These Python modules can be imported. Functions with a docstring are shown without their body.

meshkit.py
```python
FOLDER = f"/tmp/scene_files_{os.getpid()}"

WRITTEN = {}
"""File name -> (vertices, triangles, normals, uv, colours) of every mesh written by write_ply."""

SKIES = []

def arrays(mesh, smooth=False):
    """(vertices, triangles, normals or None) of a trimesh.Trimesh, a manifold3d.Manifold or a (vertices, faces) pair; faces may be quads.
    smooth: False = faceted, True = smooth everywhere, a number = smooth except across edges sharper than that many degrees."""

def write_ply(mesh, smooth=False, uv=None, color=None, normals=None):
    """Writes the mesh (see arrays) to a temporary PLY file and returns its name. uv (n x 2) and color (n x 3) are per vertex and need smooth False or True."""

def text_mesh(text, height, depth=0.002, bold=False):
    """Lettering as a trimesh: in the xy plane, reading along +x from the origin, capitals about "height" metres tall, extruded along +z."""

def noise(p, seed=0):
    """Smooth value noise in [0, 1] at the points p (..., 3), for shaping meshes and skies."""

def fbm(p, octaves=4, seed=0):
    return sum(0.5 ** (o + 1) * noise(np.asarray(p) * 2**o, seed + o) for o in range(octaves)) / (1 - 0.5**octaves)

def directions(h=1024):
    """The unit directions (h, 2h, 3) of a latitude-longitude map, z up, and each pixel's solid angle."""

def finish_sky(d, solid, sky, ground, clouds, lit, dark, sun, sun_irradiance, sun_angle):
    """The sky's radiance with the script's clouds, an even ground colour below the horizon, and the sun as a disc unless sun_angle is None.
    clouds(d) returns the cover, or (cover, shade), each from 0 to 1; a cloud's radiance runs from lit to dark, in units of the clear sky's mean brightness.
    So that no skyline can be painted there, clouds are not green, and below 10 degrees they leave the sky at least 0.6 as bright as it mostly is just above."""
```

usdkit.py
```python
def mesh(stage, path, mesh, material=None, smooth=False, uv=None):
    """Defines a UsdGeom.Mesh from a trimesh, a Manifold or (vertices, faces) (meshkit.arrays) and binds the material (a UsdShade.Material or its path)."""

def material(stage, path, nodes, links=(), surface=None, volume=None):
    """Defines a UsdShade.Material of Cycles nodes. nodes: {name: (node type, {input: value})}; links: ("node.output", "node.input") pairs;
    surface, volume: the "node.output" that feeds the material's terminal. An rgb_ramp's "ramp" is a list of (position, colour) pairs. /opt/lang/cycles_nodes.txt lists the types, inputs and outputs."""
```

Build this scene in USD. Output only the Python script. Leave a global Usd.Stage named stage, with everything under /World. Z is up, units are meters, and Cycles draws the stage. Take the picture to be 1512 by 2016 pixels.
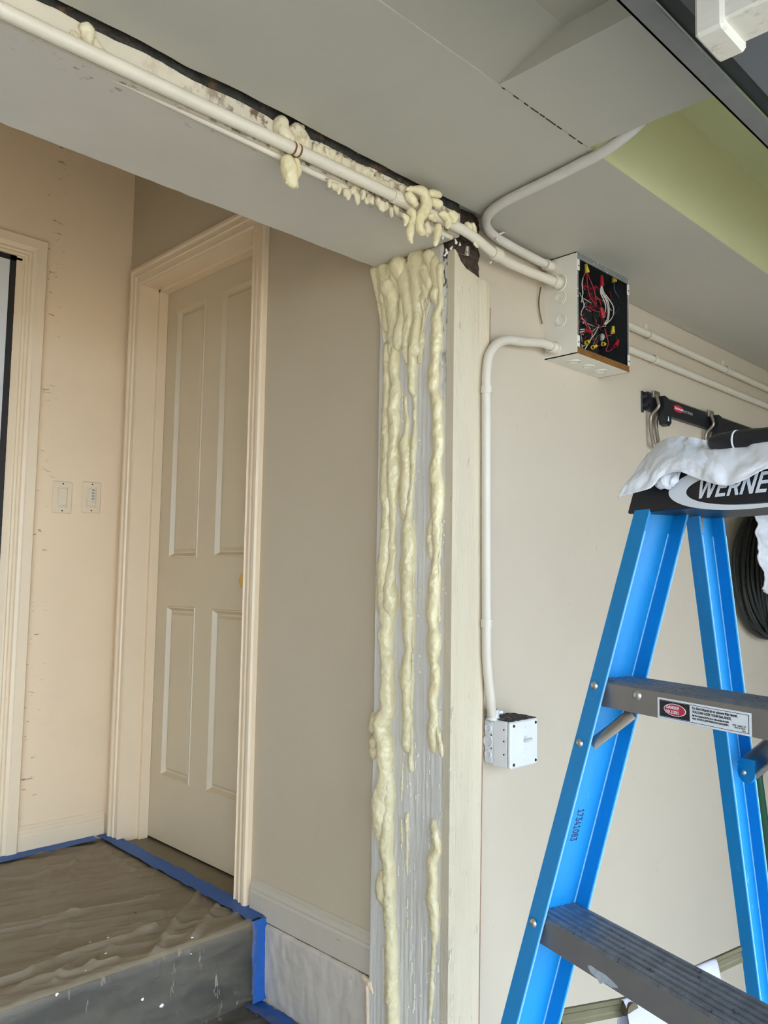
import math, random
import numpy as np, trimesh, shapely
from shapely.geometry import Polygon, Point, box as sbox
from shapely import affinity
import manifold3d as m3
from pxr import Usd, UsdGeom, UsdLux, UsdShade, Gf, Sdf
import usdkit, meshkit

stage = Usd.Stage.CreateInMemory()
UsdGeom.SetStageUpAxis(stage, 'Z'); UsdGeom.SetStageMetersPerUnit(stage, 1.0)
UsdGeom.Xform.Define(stage, '/World'); UsdGeom.Scope.Define(stage, '/World/Looks')
rng = random.Random(7); nrng = np.random.default_rng(7)

# ------------------------------------------------------------------ camera
FPX = 1605.0; YAW, PIT, ROL = np.radians([45.65, 4.73, 0.93]); EYE = np.array([0, 0, 1.5])
cf = np.array([math.cos(YAW)*math.cos(PIT), math.sin(YAW)*math.cos(PIT), math.sin(PIT)])
r0 = np.array([math.sin(YAW), -math.cos(YAW), 0]); u0 = np.cross(r0, cf)
cr = math.cos(ROL)*r0 + math.sin(ROL)*u0; cu = -math.sin(ROL)*r0 + math.cos(ROL)*u0
cam = UsdGeom.Camera.Define(stage, '/World/Camera')
mt = np.eye(4); mt[0, :3] = cr; mt[1, :3] = cu; mt[2, :3] = -cf; mt[3, :3] = EYE
cam.AddTransformOp().Set(Gf.Matrix4d(*mt.ravel().tolist()))
cam.CreateHorizontalApertureAttr(36.0); cam.CreateVerticalApertureAttr(48.0)
cam.CreateFocalLengthAttr(36.0*FPX/1512); cam.CreateClippingRangeAttr(Gf.Vec2f(0.02, 200))
cam.CreateExposureAttr(1.0)

# ------------------------------------------------------------------ light: daylight through the open garage door
dome = UsdLux.DomeLight.Define(stage, '/World/sky_light'); dome.CreateIntensityAttr(1.2); dome.CreateColorAttr(Gf.Vec3f(0.68, 0.84, 1.06))
sun = UsdLux.DistantLight.Define(stage, '/World/sun_light'); sun.CreateIntensityAttr(4.0); sun.CreateAngleAttr(0.53); sun.CreateColorAttr(Gf.Vec3f(1.0, 0.88, 0.70))
def look_rot(d):
    d = np.asarray(d, float); d /= np.linalg.norm(d); z = -d; x = np.cross([0, 0, 1], z); x /= np.linalg.norm(x); y = np.cross(z, x)
    m = np.eye(4); m[0, :3] = x; m[1, :3] = y; m[2, :3] = z; return Gf.Matrix4d(*m.ravel().tolist())
sun.AddTransformOp().Set(look_rot((0.35, 0.42, -1.0)))

# ------------------------------------------------------------------ helpers: pixels of the photograph to points on known planes
def ray(x, y): return cf + (x-756)/FPX*cr - (y-1008)/FPX*cu
def on(x, y, ax, v):
    d = ray(x, y); return EYE + d*((v-EYE[ax])/d[ax])
def onp(x, y, n, c):
    d = ray(x, y); n = np.asarray(n, float); return EYE + d*((c-n@EYE)/(n@d))
def depth(P): return float((np.asarray(P)-EYE)@cf)

# ------------------------------------------------------------------ prims
used = {}
def numbered(path):
    k = used.get(path, -1) + 1; used[path] = k
    return path if k == 0 else f'{path}_{k:03d}'
def tag(p, label=None, cat=None, group=None, kind=None):
    for k, v in (('label', label), ('category', cat), ('group', group), ('kind', kind)):
        if v: p.SetCustomDataByKey(k, v)
    return p
BASE = {}
def thing(name, label, cat, loc=(0, 0, 0), group=None, kind=None):
    path = numbered('/World/'+name); x = UsdGeom.Xform.Define(stage, path); x.AddTranslateOp().Set(Gf.Vec3d(*map(float, loc)))
    BASE[path] = np.asarray(loc, float); return tag(x.GetPrim(), label, cat, group, kind)
def obj(name, mesh, mat, parent=None, smooth=30, label=None, cat=None, group=None, kind=None):
    pp = str(parent.GetPath()) if parent else '/World'; path = numbered(pp+'/'+name)
    base = BASE.get(pp, np.zeros(3)); BASE[path] = base
    v, f, n = meshkit.arrays(mesh, smooth)
    m = usdkit.mesh(stage, path, (v-base, f), mat, smooth=False)
    if n is not None:
        m.CreateNormalsAttr(__import__('pxr').Vt.Vec3fArray.FromNumpy(n.astype(np.float32))); m.SetNormalsInterpolation('vertex')
    return tag(m.GetPrim(), label, cat, group, kind)

# ------------------------------------------------------------------ shapes
cat_ = trimesh.util.concatenate
def bx(x0, x1, y0, y1, z0, z1, bev=0.0):
    lo = np.minimum([x0, y0, z0], [x1, y1, z1]); hi = np.maximum([x0, y0, z0], [x1, y1, z1])
    if bev <= 0:
        m = trimesh.creation.box(hi-lo); m.apply_translation((lo+hi)/2); return m
    P = []
    for sx in (0, 1):
        for sy in (0, 1):
            for sz in (0, 1):
                c = np.where([sx, sy, sz], hi-bev, lo+bev); s = np.where([sx, sy, sz], 1, -1)
                for k in range(3):
                    d = np.zeros(3); d[k] = s[k]*bev; P.append(c+d)
    return trimesh.convex.convex_hull(np.array(P))
def prism(poly, axis, t0, t1):
    """extrude a 2-d polygon: axis x -> (t,a,b); y -> (a,t,b); z -> (a,b,t)"""
    poly = poly if isinstance(poly, shapely.Geometry) else Polygon(poly)
    geoms = getattr(poly, 'geoms', [poly]); out = []
    for g in geoms:
        m = trimesh.creation.extrude_polygon(g, abs(t1-t0), engine='earcut'); v = m.vertices.copy(); t = v[:, 2]+min(t0, t1)
        if axis == 'x': m.vertices = np.c_[t, v[:, 0], v[:, 1]]
        elif axis == 'y': m.vertices = np.c_[v[:, 0], t, v[:, 1]]; m.invert()
        else: m.vertices = np.c_[v[:, 0], v[:, 1], t]
        out.append(m)
    return cat_(out)
def crom(P, n=8):
    P = np.asarray(P, float)
    if len(P) < 3: return np.array([P[0]+(P[-1]-P[0])*t for t in np.linspace(0, 1, n+1)])
    Q = np.vstack([2*P[0]-P[1], P, 2*P[-1]-P[-2]]); out = []
    for i in range(len(P)-1):
        a, b, c, d = Q[i:i+4]
        for t in np.arange(n)/n:
            out.append(.5*((2*b)+(-a+c)*t+(2*a-5*b+4*c-d)*t*t+(-a+3*b-3*c+d)*t**3))
    return np.vstack([out, P[-1:]])
def tube(P, r, sides=12, caps=True):
    P = np.asarray(P, float); n = len(P); r = np.broadcast_to(np.asarray(r, float), (n,))
    T = np.gradient(P, axis=0); T /= np.linalg.norm(T, axis=1, keepdims=True)+1e-12
    a = np.cross(T[0], [0.31, 0.17, 0.93]); a /= np.linalg.norm(a); A = [a]
    for i in range(1, n):
        a = A[-1]-T[i]*(A[-1]@T[i]); A.append(a/np.linalg.norm(a))
    A = np.array(A); B = np.cross(T, A); ang = np.arange(sides)*2*np.pi/sides
    V = (P[:, None]+r[:, None, None]*(np.cos(ang)[None, :, None]*A[:, None]+np.sin(ang)[None, :, None]*B[:, None])).reshape(-1, 3)
    F = []
    for i in range(n-1):
        for j in range(sides):
            k = (j+1) % sides; F += [[i*sides+j, i*sides+k, (i+1)*sides+k], [i*sides+j, (i+1)*sides+k, (i+1)*sides+j]]
    if caps:
        c0, c1 = len(V), len(V)+1; V = np.vstack([V, P[:1], P[-1:]])
        for j in range(sides):
            k = (j+1) % sides; F += [[c0, k, j], [c1, (n-1)*sides+j, (n-1)*sides+k]]
    return trimesh.Trimesh(V, np.array(F), process=False)
def lathe(profile, p0, axis, sides=24):
    """profile [(r, t)] about axis from p0"""
    ax = np.asarray(axis, float); ax /= np.linalg.norm(ax); a = np.cross(ax, [0.2, 0.35, 0.91]); a /= np.linalg.norm(a); b = np.cross(ax, a)
    ang = np.arange(sides)*2*np.pi/sides; V = []
    for r, t in profile:
        for q in ang: V.append(np.asarray(p0)+ax*t+max(r, 1e-5)*(math.cos(q)*a+math.sin(q)*b))
    F = []; n = len(profile)
    for i in range(n-1):
        for j in range(sides):
            k = (j+1) % sides; F += [[i*sides+j, i*sides+k, (i+1)*sides+k], [i*sides+j, (i+1)*sides+k, (i+1)*sides+j]]
    return trimesh.Trimesh(np.array(V), np.array(F), process=False)
def grid(fn, nu, nv):
    """sheet: fn(u,v) arrays -> points"""
    u, v = np.meshgrid(np.linspace(0, 1, nu), np.linspace(0, 1, nv), indexing='ij'); P = fn(u, v).reshape(-1, 3)
    i, j = np.meshgrid(np.arange(nu-1), np.arange(nv-1), indexing='ij'); a = (i*nv+j).ravel()
    return trimesh.Trimesh(P, np.vstack([np.c_[a, a+nv, a+nv+1], np.c_[a, a+nv+1, a+1]]), process=False)
def thick(m, d):
    """a sheet given thickness d along its normals, closed at the rim"""
    v, f, n = meshkit.arrays(m, True); k = len(v); V = np.vstack([v+n*d/2, v-n*d/2])
    e = np.sort(np.vstack([f[:, [0, 1]], f[:, [1, 2]], f[:, [2, 0]]]), axis=1); full = np.vstack([f[:, [0, 1]], f[:, [1, 2]], f[:, [2, 0]]])
    _, inv, cnt = np.unique(e, axis=0, return_inverse=True, return_counts=True); b = full[cnt[inv.ravel()] == 1]
    side = np.vstack([np.c_[b[:, 0], b[:, 0]+k, b[:, 1]+k], np.c_[b[:, 0], b[:, 1]+k, b[:, 1]]])
    return trimesh.Trimesh(V, np.vstack([f, f[:, ::-1]+k, side]), process=False)
def frame_ring(prof, u0, u1, v0, v1, put, closed=False):
    """casing mitred round an opening. prof: (d outwards, h off the wall). put(u,v,h)->point"""
    rows = []
    for d, h in prof:
        c = [(u0-d, v0), (u0-d, v1+d), (u1+d, v1+d), (u1+d, v0)]
        if closed: c = [(u0-d, v0-d), (u0-d, v1+d), (u1+d, v1+d), (u1+d, v0-d), (u0-d, v0-d)]
        rows.append([put(u, v, h) for u, v in c])
    R = np.array(rows); n, m = R.shape[:2]; V = R.reshape(-1, 3); F = []
    for i in range(n-1):
        for j in range(m-1):
            a = i*m+j; F += [[a, a+1, a+m+1], [a, a+m+1, a+m]]
    return trimesh.Trimesh(V, np.array(F), process=False)
def surface_nets(F, org, h):
    S = F < 0
    C = [(i, j, k) for i in (0, 1) for j in (0, 1) for k in (0, 1)]
    sl = lambda A, c: A[c[0]:A.shape[0]-1+c[0], c[1]:A.shape[1]-1+c[1], c[2]:A.shape[2]-1+c[2]]
    cnt = sum(sl(S, c).astype(int) for c in C); act = (cnt > 0) & (cnt < 8); idx = np.argwhere(act)
    vals = np.stack([F[tuple((idx+c).T)] for c in C], 1); acc = np.zeros((len(idx), 3)); num = np.zeros(len(idx))
    for a in range(8):
        for b in range(a+1, 8):
            if sum(abs(np.array(C[a])-np.array(C[b]))) != 1: continue
            va, vb = vals[:, a], vals[:, b]; x = (va < 0) != (vb < 0); t = np.where(x, va/np.where(x, va-vb, 1), 0)
            acc += np.where(x[:, None], np.array(C[a])+t[:, None]*(np.array(C[b])-np.array(C[a])), 0); num += x
    V = org+h*(idx+acc/num[:, None]); ID = -np.ones(act.shape, int); ID[tuple(idx.T)] = np.arange(len(idx)); Fs = []
    for ax in range(3):
        o = [1, 1, 1]; o[ax] = 0
        A = S[o[0]:-1, o[1]:-1, o[2]:-1]; e = [0, 0, 0]; e[ax] = 1
        B = S[o[0]+e[0]:S.shape[0]-1+e[0], o[1]+e[1]:S.shape[1]-1+e[1], o[2]+e[2]:S.shape[2]-1+e[2]]
        q = np.argwhere(A != B); q_in = A[tuple(q.T)]; q = q+np.array(o)
        b, c = [k for k in range(3) if k != ax]; eb = np.eye(3, dtype=int)[b]; ec = np.eye(3, dtype=int)[c]
        ids = np.stack([ID[tuple((q-eb-ec).T)], ID[tuple((q-ec).T)], ID[tuple(q.T)], ID[tuple((q-eb).T)]], 1)
        flip = q_in if ax != 1 else ~q_in
        ids = np.where(flip[:, None], ids, ids[:, ::-1]); Fs.append(ids)
    Q = np.vstack(Fs); Q = Q[(Q >= 0).all(1)]
    return trimesh.Trimesh(V, np.vstack([Q[:, [0, 1, 2]], Q[:, [0, 2, 3]]]), process=False)
def blob(strands, h=0.003, k=0.002, amp=0.0012, freq=70, flat=(1, 1, 1), seed=0, amp2=0.0):
    """strands: list of arrays (n,4) of points and radii -> one skin round all of them"""
    P = np.vstack(strands); pad = P[:, 3].max()+4*h+amp+amp2
    lo = P[:, :3].min(0)-pad; hi = P[:, :3].max(0)+pad; n = np.ceil((hi-lo)/h).astype(int)+1
    Fd = np.full(n, 0.05); fl = np.array(flat, float)
    for s in strands:
        if len(s) == 1: s = np.vstack([s, s+1e-6])
        for a, b in zip(s[:-1], s[1:]):
            r = max(a[3], b[3])+6*h
            i0 = np.maximum(np.floor((np.minimum(a[:3], b[:3])-r-lo)/h).astype(int), 0); i1 = np.minimum(np.ceil((np.maximum(a[:3], b[:3])+r-lo)/h).astype(int)+1, n)
            g = np.stack(np.meshgrid(*[np.arange(i0[c], i1[c]) for c in range(3)], indexing='ij'), -1)*h+lo
            ab = (b[:3]-a[:3])/fl; pa = (g-a[:3])/fl; t = np.clip(pa@ab/(ab@ab+1e-12), 0, 1)
            d = np.linalg.norm(pa-t[..., None]*ab, axis=-1)-(a[3]+t*(b[3]-a[3]))
            sub = tuple(slice(i0[c], i1[c]) for c in range(3)); o = Fd[sub]
            hh = np.maximum(k-np.abs(o-d), 0)/k; Fd[sub] = np.minimum(o, d)-hh*hh*k*.25
    near = np.abs(Fd) < 4*h
    g = np.argwhere(near)*h+lo
    Fd[near] += amp*2*(meshkit.fbm(g*np.array([freq, freq, freq*.6]), 3, seed)-.5)
    Fd[near] += .0024*(meshkit.fbm(g*np.array([210, 210, 150]), 2, seed+90)-.5)
    if amp2: Fd[near] += amp2*2*(meshkit.fbm(g*np.array([38, 38, 22]), 2, seed+50)-.5)
    return surface_nets(Fd, lo, h)

# ------------------------------------------------------------------ materials
def mat(name, col, rough=0.5, var=0.05, vscale=4.0, vstretch=(1, 1, 1), bump=0.12, bscale=90.0, bdist=0.004, stains=(), metallic=0.0, spec=0.5, rvar=0.0, extra=None, sss=0.0, coat=0.0):
    col = np.array(col, float); N = {}; Lk = []
    N['g'] = ('geometry', {}); N['m0'] = ('mapping', {'scale': vstretch}); N['n0'] = ('noise_texture', {'scale': vscale, 'detail': 4.0, 'roughness': .6})
    N['r0'] = ('rgb_ramp', {'ramp': [(0.25, col*(1-var)), (0.75, np.minimum(col*(1+var), 1))]})
    Lk += [('g.position', 'm0.vector'), ('m0.vector', 'n0.vector'), ('n0.fac', 'r0.fac')]
    cur = 'r0.color'; N['sx'] = ('separate_xyz', {}); Lk.append(('g.position', 'sx.vector'))
    for i, s in enumerate(stains):
        N[f'm{i+1}'] = ('mapping', {'scale': s.get('stretch', (1, 1, 1)), 'location': s.get('loc', (0, 0, 0))})
        N[f'n{i+1}'] = ('noise_texture', {'scale': s['scale'], 'detail': s.get('detail', 5.0), 'roughness': s.get('rough', .6)})
        N[f't{i+1}'] = ('map_range', {'from_min': s['thr'][0], 'from_max': s['thr'][1], 'to_min': 0.0, 'to_max': s.get('amount', 1.0), 'clamp': True})
        Lk += [('g.position', f'm{i+1}.vector'), (f'm{i+1}.vector', f'n{i+1}.vector'), (f'n{i+1}.fac', f't{i+1}.value')]
        fac = f't{i+1}.result'
        for q, (ax, lo, hi) in enumerate(s.get('mask', ())):
            N[f'k{i}_{q}'] = ('map_range', {'from_min': lo, 'from_max': hi, 'to_min': 0.0, 'to_max': 1.0, 'clamp': True})
            N[f'x{i}_{q}'] = ('math', {'math_type': 'multiply'})
            Lk += [(f'sx.{ax}', f'k{i}_{q}.value'), (f'k{i}_{q}.result', f'x{i}_{q}.value1'), (fac, f'x{i}_{q}.value2')]; fac = f'x{i}_{q}.value'
        N[f'c{i}'] = ('mix_color', {'b': s['col']}); Lk += [(cur, f'c{i}.a'), (fac, f'c{i}.fac')]; cur = f'c{i}.result'
    N['p'] = ('principled_bsdf', {'roughness': rough, 'metallic': metallic, 'specular_ior_level': spec, 'coat_weight': coat})
    if sss: N['p'][1].update({'subsurface_weight': sss, 'subsurface_scale': 0.004, 'subsurface_radius': (1.0, .7, .35)})
    Lk.append((cur, 'p.base_color'))
    if bump:
        N['bn'] = ('noise_texture', {'scale': bscale, 'detail': 3.0}); N['b'] = ('bump', {'strength': bump, 'distance': bdist})
        Lk += [('m0.vector', 'bn.vector'), ('bn.fac', 'b.height'), ('b.normal', 'p.normal')]
    return usdkit.material(stage, '/World/Looks/'+name, N, Lk, surface='p.BSDF')
SCUFF = (.22, .15, .09)
M = {}
M['hall'] = mat('hall_paint', (.88, .67, .43), .45, .03, 2.5, bscale=60, bump=.06, stains=[
    dict(scale=1, stretch=(24, 24, 90), thr=(.635, .68), col=SCUFF, amount=.8, mask=[('x', 1.175, 1.13), ('x', 1.090, 1.097), ('y', 2.80, 2.85)]),
    dict(scale=3, thr=(.55, .8), col=(.66, .54, .38), amount=.35)])
M['hall_trim'] = mat('hall_trim_paint', (.87, .68, .45), .35, .03, 3, bscale=40, bump=.05, stains=[dict(scale=1, stretch=(60, 60, 60), thr=(.74, .78), col=SCUFF, amount=.5)])
M['door'] = mat('door_paint', (.68, .55, .36), .38, .03, 3, bscale=40, bump=.04)
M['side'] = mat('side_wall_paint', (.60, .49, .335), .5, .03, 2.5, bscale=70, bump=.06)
M['wall'] = mat('garage_wall_paint', (.59, .50, .375), .48, .035, 2.2, bscale=55, bump=.10, stains=[
    dict(scale=1, stretch=(60, 60, 22), thr=(.685, .73), col=(.38, .29, .20), amount=.55),
    dict(scale=1, stretch=(90, 90, 3), thr=(.58, .72), col=(.66, .46, .34), amount=.8, mask=[('x', 1.528, 1.516), ('z', 1.25, 1.15)])])
M['ceil'] = mat('ceiling_paint', (.52, .49, .405), .55, .04, 2.0, bscale=60, bump=.08, stains=[dict(scale=1, stretch=(45, 45, 45), thr=(.765, .79), col=(.10, .09, .07), amount=.8)])
M['soffit'] = mat('soffit_paint', (.62, .57, .48), .42, .05, 5, bscale=45, bump=.12, stains=[
    dict(scale=1, stretch=(45, 75, 75), thr=(.60, .66), col=(.10, .08, .05), amount=.8, mask=[('y', 1.245, 1.205)]),
    dict(scale=1, stretch=(80, 80, 80), thr=(.74, .77), col=(.9, .88, .82), amount=.8)])
M['beamface'] = mat('beam_face_paint', (.74, .65, .49), .5, .07, 8, bscale=70, bump=.25, stains=[
    dict(scale=1, stretch=(60, 60, 45), thr=(.50, .62), col=(.15, .09, .045), amount=.95, mask=[('x', .60, .80)]),
    dict(scale=1, stretch=(22, 22, 14), thr=(.58, .75), col=(.42, .28, .14), amount=.7)])
M['ceil_dark'] = mat('ceiling_dark_tone', (.42, .39, .30), .6, .06, 3, bscale=60, bump=.1)  # darker ceiling tone for the recess; on the board side it paints in shade
M['bay'] = mat('bay_paint', (.72, .70, .37), .55, .03, 2, bscale=60, bump=.05)
M['post'] = mat('post_paint', (.74, .69, .60), .45, .07, 5, vstretch=(4, 4, .6), bscale=40, bump=.35, stains=[
    dict(scale=1, stretch=(130, 130, 45), thr=(.52, .60), col=(.05, .035, .022), amount=.95, mask=[('y', 1.256, 1.238), ('z', 1.90, 2.12)]),
    dict(scale=1, stretch=(150, 150, 4), thr=(.50, .62), col=(.25, .18, .11), amount=.8, mask=[('y', 1.232, 1.212)]),
    dict(scale=1, stretch=(70, 70, 5), thr=(.66, .74), col=(.80, .75, .60), amount=.8),
    dict(scale=1, stretch=(40, 40, 6), thr=(.5, .7), col=(.42, .25, .12), amount=.8, mask=[('y', 1.214, 1.206), ('z', 1.85, 2.1)])])
M['board'] = mat('trim_board_paint', (.655, .56, .40), .5, .06, 5, vstretch=(5, 5, .5), bscale=50, bump=.3, stains=[
    dict(scale=1, stretch=(110, 110, 2.0), thr=(.50, .66), col=(.55, .38, .20), amount=.8, mask=[('x', 1.468, 1.49), ('z', 1.45, 2.2)]),
    dict(scale=1, stretch=(90, 90, 24), thr=(.63, .70), col=(.26, .18, .09), amount=.7, mask=[('z', 1.9, 2.25)]),
    dict(scale=1, stretch=(80, 80, 20), thr=(.68, .73), col=(.30, .22, .14), amount=.6)])
M['smear'] = mat('paint_smear', (.42, .47, .50), .6, .25, 120, bump=.2)
M['seam'] = mat('stained_seam', (.34, .19, .12), .6, .25, 20, vstretch=(3, 3, 1), bump=.3)
M['base'] = mat('baseboard_paint', (.60, .52, .40), .42, .04, 4, bscale=50, bump=.08, stains=[dict(scale=1, stretch=(50, 30, 120), thr=(.68, .73), col=(.2, .15, .1), amount=.6)])
M['curb'] = mat('curb_paint', (.61, .53, .43), .42, .06, 5, bscale=25, bump=.35, bdist=.006, stains=[dict(scale=1, stretch=(40, 40, 16), thr=(.72, .77), col=(.85, .83, .78), amount=.8)])
M['pipe'] = mat('conduit_paint', (.76, .68, .535), .35, .05, 10, bscale=60, bump=.1, stains=[
    dict(scale=1, stretch=(90, 160, 160), thr=(.69, .73), col=(.12, .09, .06), amount=.85),
    dict(scale=1, stretch=(60, 60, 60), thr=(.76, .8), col=(.40, .16, .05), amount=.8)])
M['pipe_clean'] = mat('conduit_clean_paint', (.69, .62, .50), .35, .04, 10, bscale=60, bump=.08, stains=[dict(scale=1, stretch=(70, 70, 70), thr=(.74, .77), col=(.3, .22, .14), amount=.6)])
M['pipe_grey'] = mat('ceiling_conduit_paint', (.66, .62, .53), .45, .05, 10, bscale=60, bump=.08)
M['foam'] = mat('foam_skin', (.82, .70, .42), .24, .07, 14, bscale=70, bump=.18, bdist=.004, sss=.12, stains=[dict(scale=1, stretch=(40, 40, 14), thr=(.60, .74), col=(.70, .50, .22), amount=.55), dict(scale=1, stretch=(150, 150, 150), thr=(.73, .77), col=(.35, .25, .12), amount=.4)])
M['foam_drop'] = mat('foam_droplet', (.80, .75, .60), .3, .03, 10, bump=0)
M['foam_old'] = mat('foam_skin_old', (.74, .64, .43), .42, .10, 18, bscale=90, bump=.25, bdist=.004, stains=[dict(scale=1, stretch=(45, 45, 30), thr=(.55, .70), col=(.34, .21, .09), amount=.75)])
M['rot'] = mat('rotten_wood', (.060, .040, .026), .85, .5, 30, bscale=120, bump=.8, bdist=.01, stains=[dict(scale=1, stretch=(50, 50, 50), thr=(.60, .68), col=(.19, .085, .035), amount=.9), dict(scale=1, stretch=(110, 110, 110), thr=(.76, .79), col=(.5, .45, .38), amount=.8)])
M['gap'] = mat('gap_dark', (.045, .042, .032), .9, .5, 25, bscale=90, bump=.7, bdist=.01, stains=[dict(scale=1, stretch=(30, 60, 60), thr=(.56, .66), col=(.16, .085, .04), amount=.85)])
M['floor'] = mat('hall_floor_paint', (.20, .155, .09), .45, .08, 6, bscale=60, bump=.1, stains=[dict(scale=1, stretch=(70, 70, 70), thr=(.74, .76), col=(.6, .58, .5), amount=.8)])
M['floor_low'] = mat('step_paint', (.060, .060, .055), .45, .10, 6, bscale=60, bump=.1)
M['concrete'] = mat('garage_concrete', (.40, .38, .35), .8, .1, 3, bscale=50, bump=.2)
M['drive'] = mat('driveway_concrete', (.54, .44, .32), .85, .08, 1, bump=0)
M['tape'] = mat('tape_blue', (.012, .105, .40), .5, .08, 30, bscale=250, bump=.2)
M['black'] = mat('black_plastic', (.012, .013, .016), .38, .1, 20, bscale=300, bump=.06)
M['capblack'] = mat('cap_plastic', (.010, .012, .018), .42, .1, 20, bscale=400, bump=.1, stains=[dict(scale=1, stretch=(60, 60, 60), thr=(.76, .78), col=(.3, .3, .32), amount=.7)])
M['rubber'] = mat('cable_rubber', (.016, .019, .016), .5, .2, 30, bump=0)
M['blue'] = mat('fibreglass_blue', (.001, .245, .59), .46, .05, 6, vstretch=(3, 3, .7), bscale=200, bump=.10, stains=[dict(scale=1, stretch=(60, 60, 25), thr=(.66, .76), col=(.16, .45, .75), amount=.45), dict(scale=1, stretch=(190, 190, 190), thr=(.77, .785), col=(.8, .88, .95), amount=.9)])
M['blue_edge'] = mat('fibreglass_worn_edge', (.22, .55, .85), .4, .08, 20, bump=0)
M['alu'] = mat('step_aluminium', (.27, .255, .245), .42, .08, 8, bscale=120, bump=.12, metallic=.55, stains=[dict(scale=1, stretch=(160, 160, 160), thr=(.765, .78), col=(.85, .85, .85), amount=.9), dict(scale=1, stretch=(35, 35, 35), thr=(.75, .8), col=(.75, .8, .85), amount=.6)])
M['alutread'] = mat('step_tread', (.21, .235, .27), .40, .25, 14, vstretch=(2, 5, 1), bscale=120, bump=.2, metallic=.5, stains=[dict(scale=1, stretch=(60, 90, 60), thr=(.62, .70), col=(.02, .025, .03), amount=.8), dict(scale=1, stretch=(150, 150, 150), thr=(.74, .77), col=(.8, .82, .85), amount=.8)])
M['steel'] = mat('brace_steel', (.48, .46, .42), .32, .08, 15, metallic=.9, bump=0)
M['olive'] = mat('spreader_steel', (.16, .145, .085), .4, .2, 14, metallic=.6, bump=0)
M['rivet'] = mat('rivet_metal', (.62, .62, .60), .3, .05, 15, metallic=.85, bump=0)
M['hookmetal'] = mat('hook_satin_metal', (.33, .28, .22), .35, .06, 15, metallic=.7, bump=0)
M['white'] = mat('print_white', (.80, .84, .88), .45, .02, 5, bump=0)
M['red'] = mat('print_red', (.55, .025, .06), .45, .02, 5, bump=0)
M['ink'] = mat('print_black', (.012, .012, .016), .5, .02, 5, bump=0)
M['inkblue'] = mat('print_navy', (.008, .03, .10), .5, .02, 5, bump=0)
M['greyink'] = mat('print_grey', (.38, .38, .38), .5, .02, 5, bump=0)
M['rag'] = mat('rag_cotton', (.90, .92, .96), .9, .03, 10, bscale=700, bump=.25, bdist=.001)
M['rag_grey'] = mat('rag_grey_cotton', (.52, .50, .56), .9, .1, 20, bscale=500, bump=.3, bdist=.001)  # greyer cotton, toned down for the rag on the spreader
M['towel'] = mat('towel_cotton', (.74, .74, .76), .95, .12, 20, bscale=350, bump=.6, bdist=.003)
M['brass'] = mat('knob_brass', (.62, .40, .10), .22, .05, 15, metallic=1.0, bump=0)
M['boxpaint'] = mat('box_paint', (.77, .73, .62), .40, .03, 6, bscale=60, bump=.06)
M['boxdark'] = mat('box_inside', (.022, .025, .025), .55, .2, 12, bump=.05, bscale=60)
M['boxlip'] = mat('box_lip_grey', (.20, .20, .18), .5, .2, 40, bump=.1, stains=[dict(scale=1, stretch=(110, 110, 110), thr=(.62, .66), col=(.75, .74, .68), amount=.9)])
M['rust'] = mat('rust', (.21, .085, .012), .85, .35, 60, bscale=150, bump=.6, bdist=.003, stains=[dict(scale=1, stretch=(160, 160, 160), thr=(.66, .7), col=(.65, .55, .4), amount=.8)])
M['switchbox'] = mat('switch_box_paint', (.76, .75, .72), .40, .03, 8, bscale=60, bump=.08)
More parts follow.
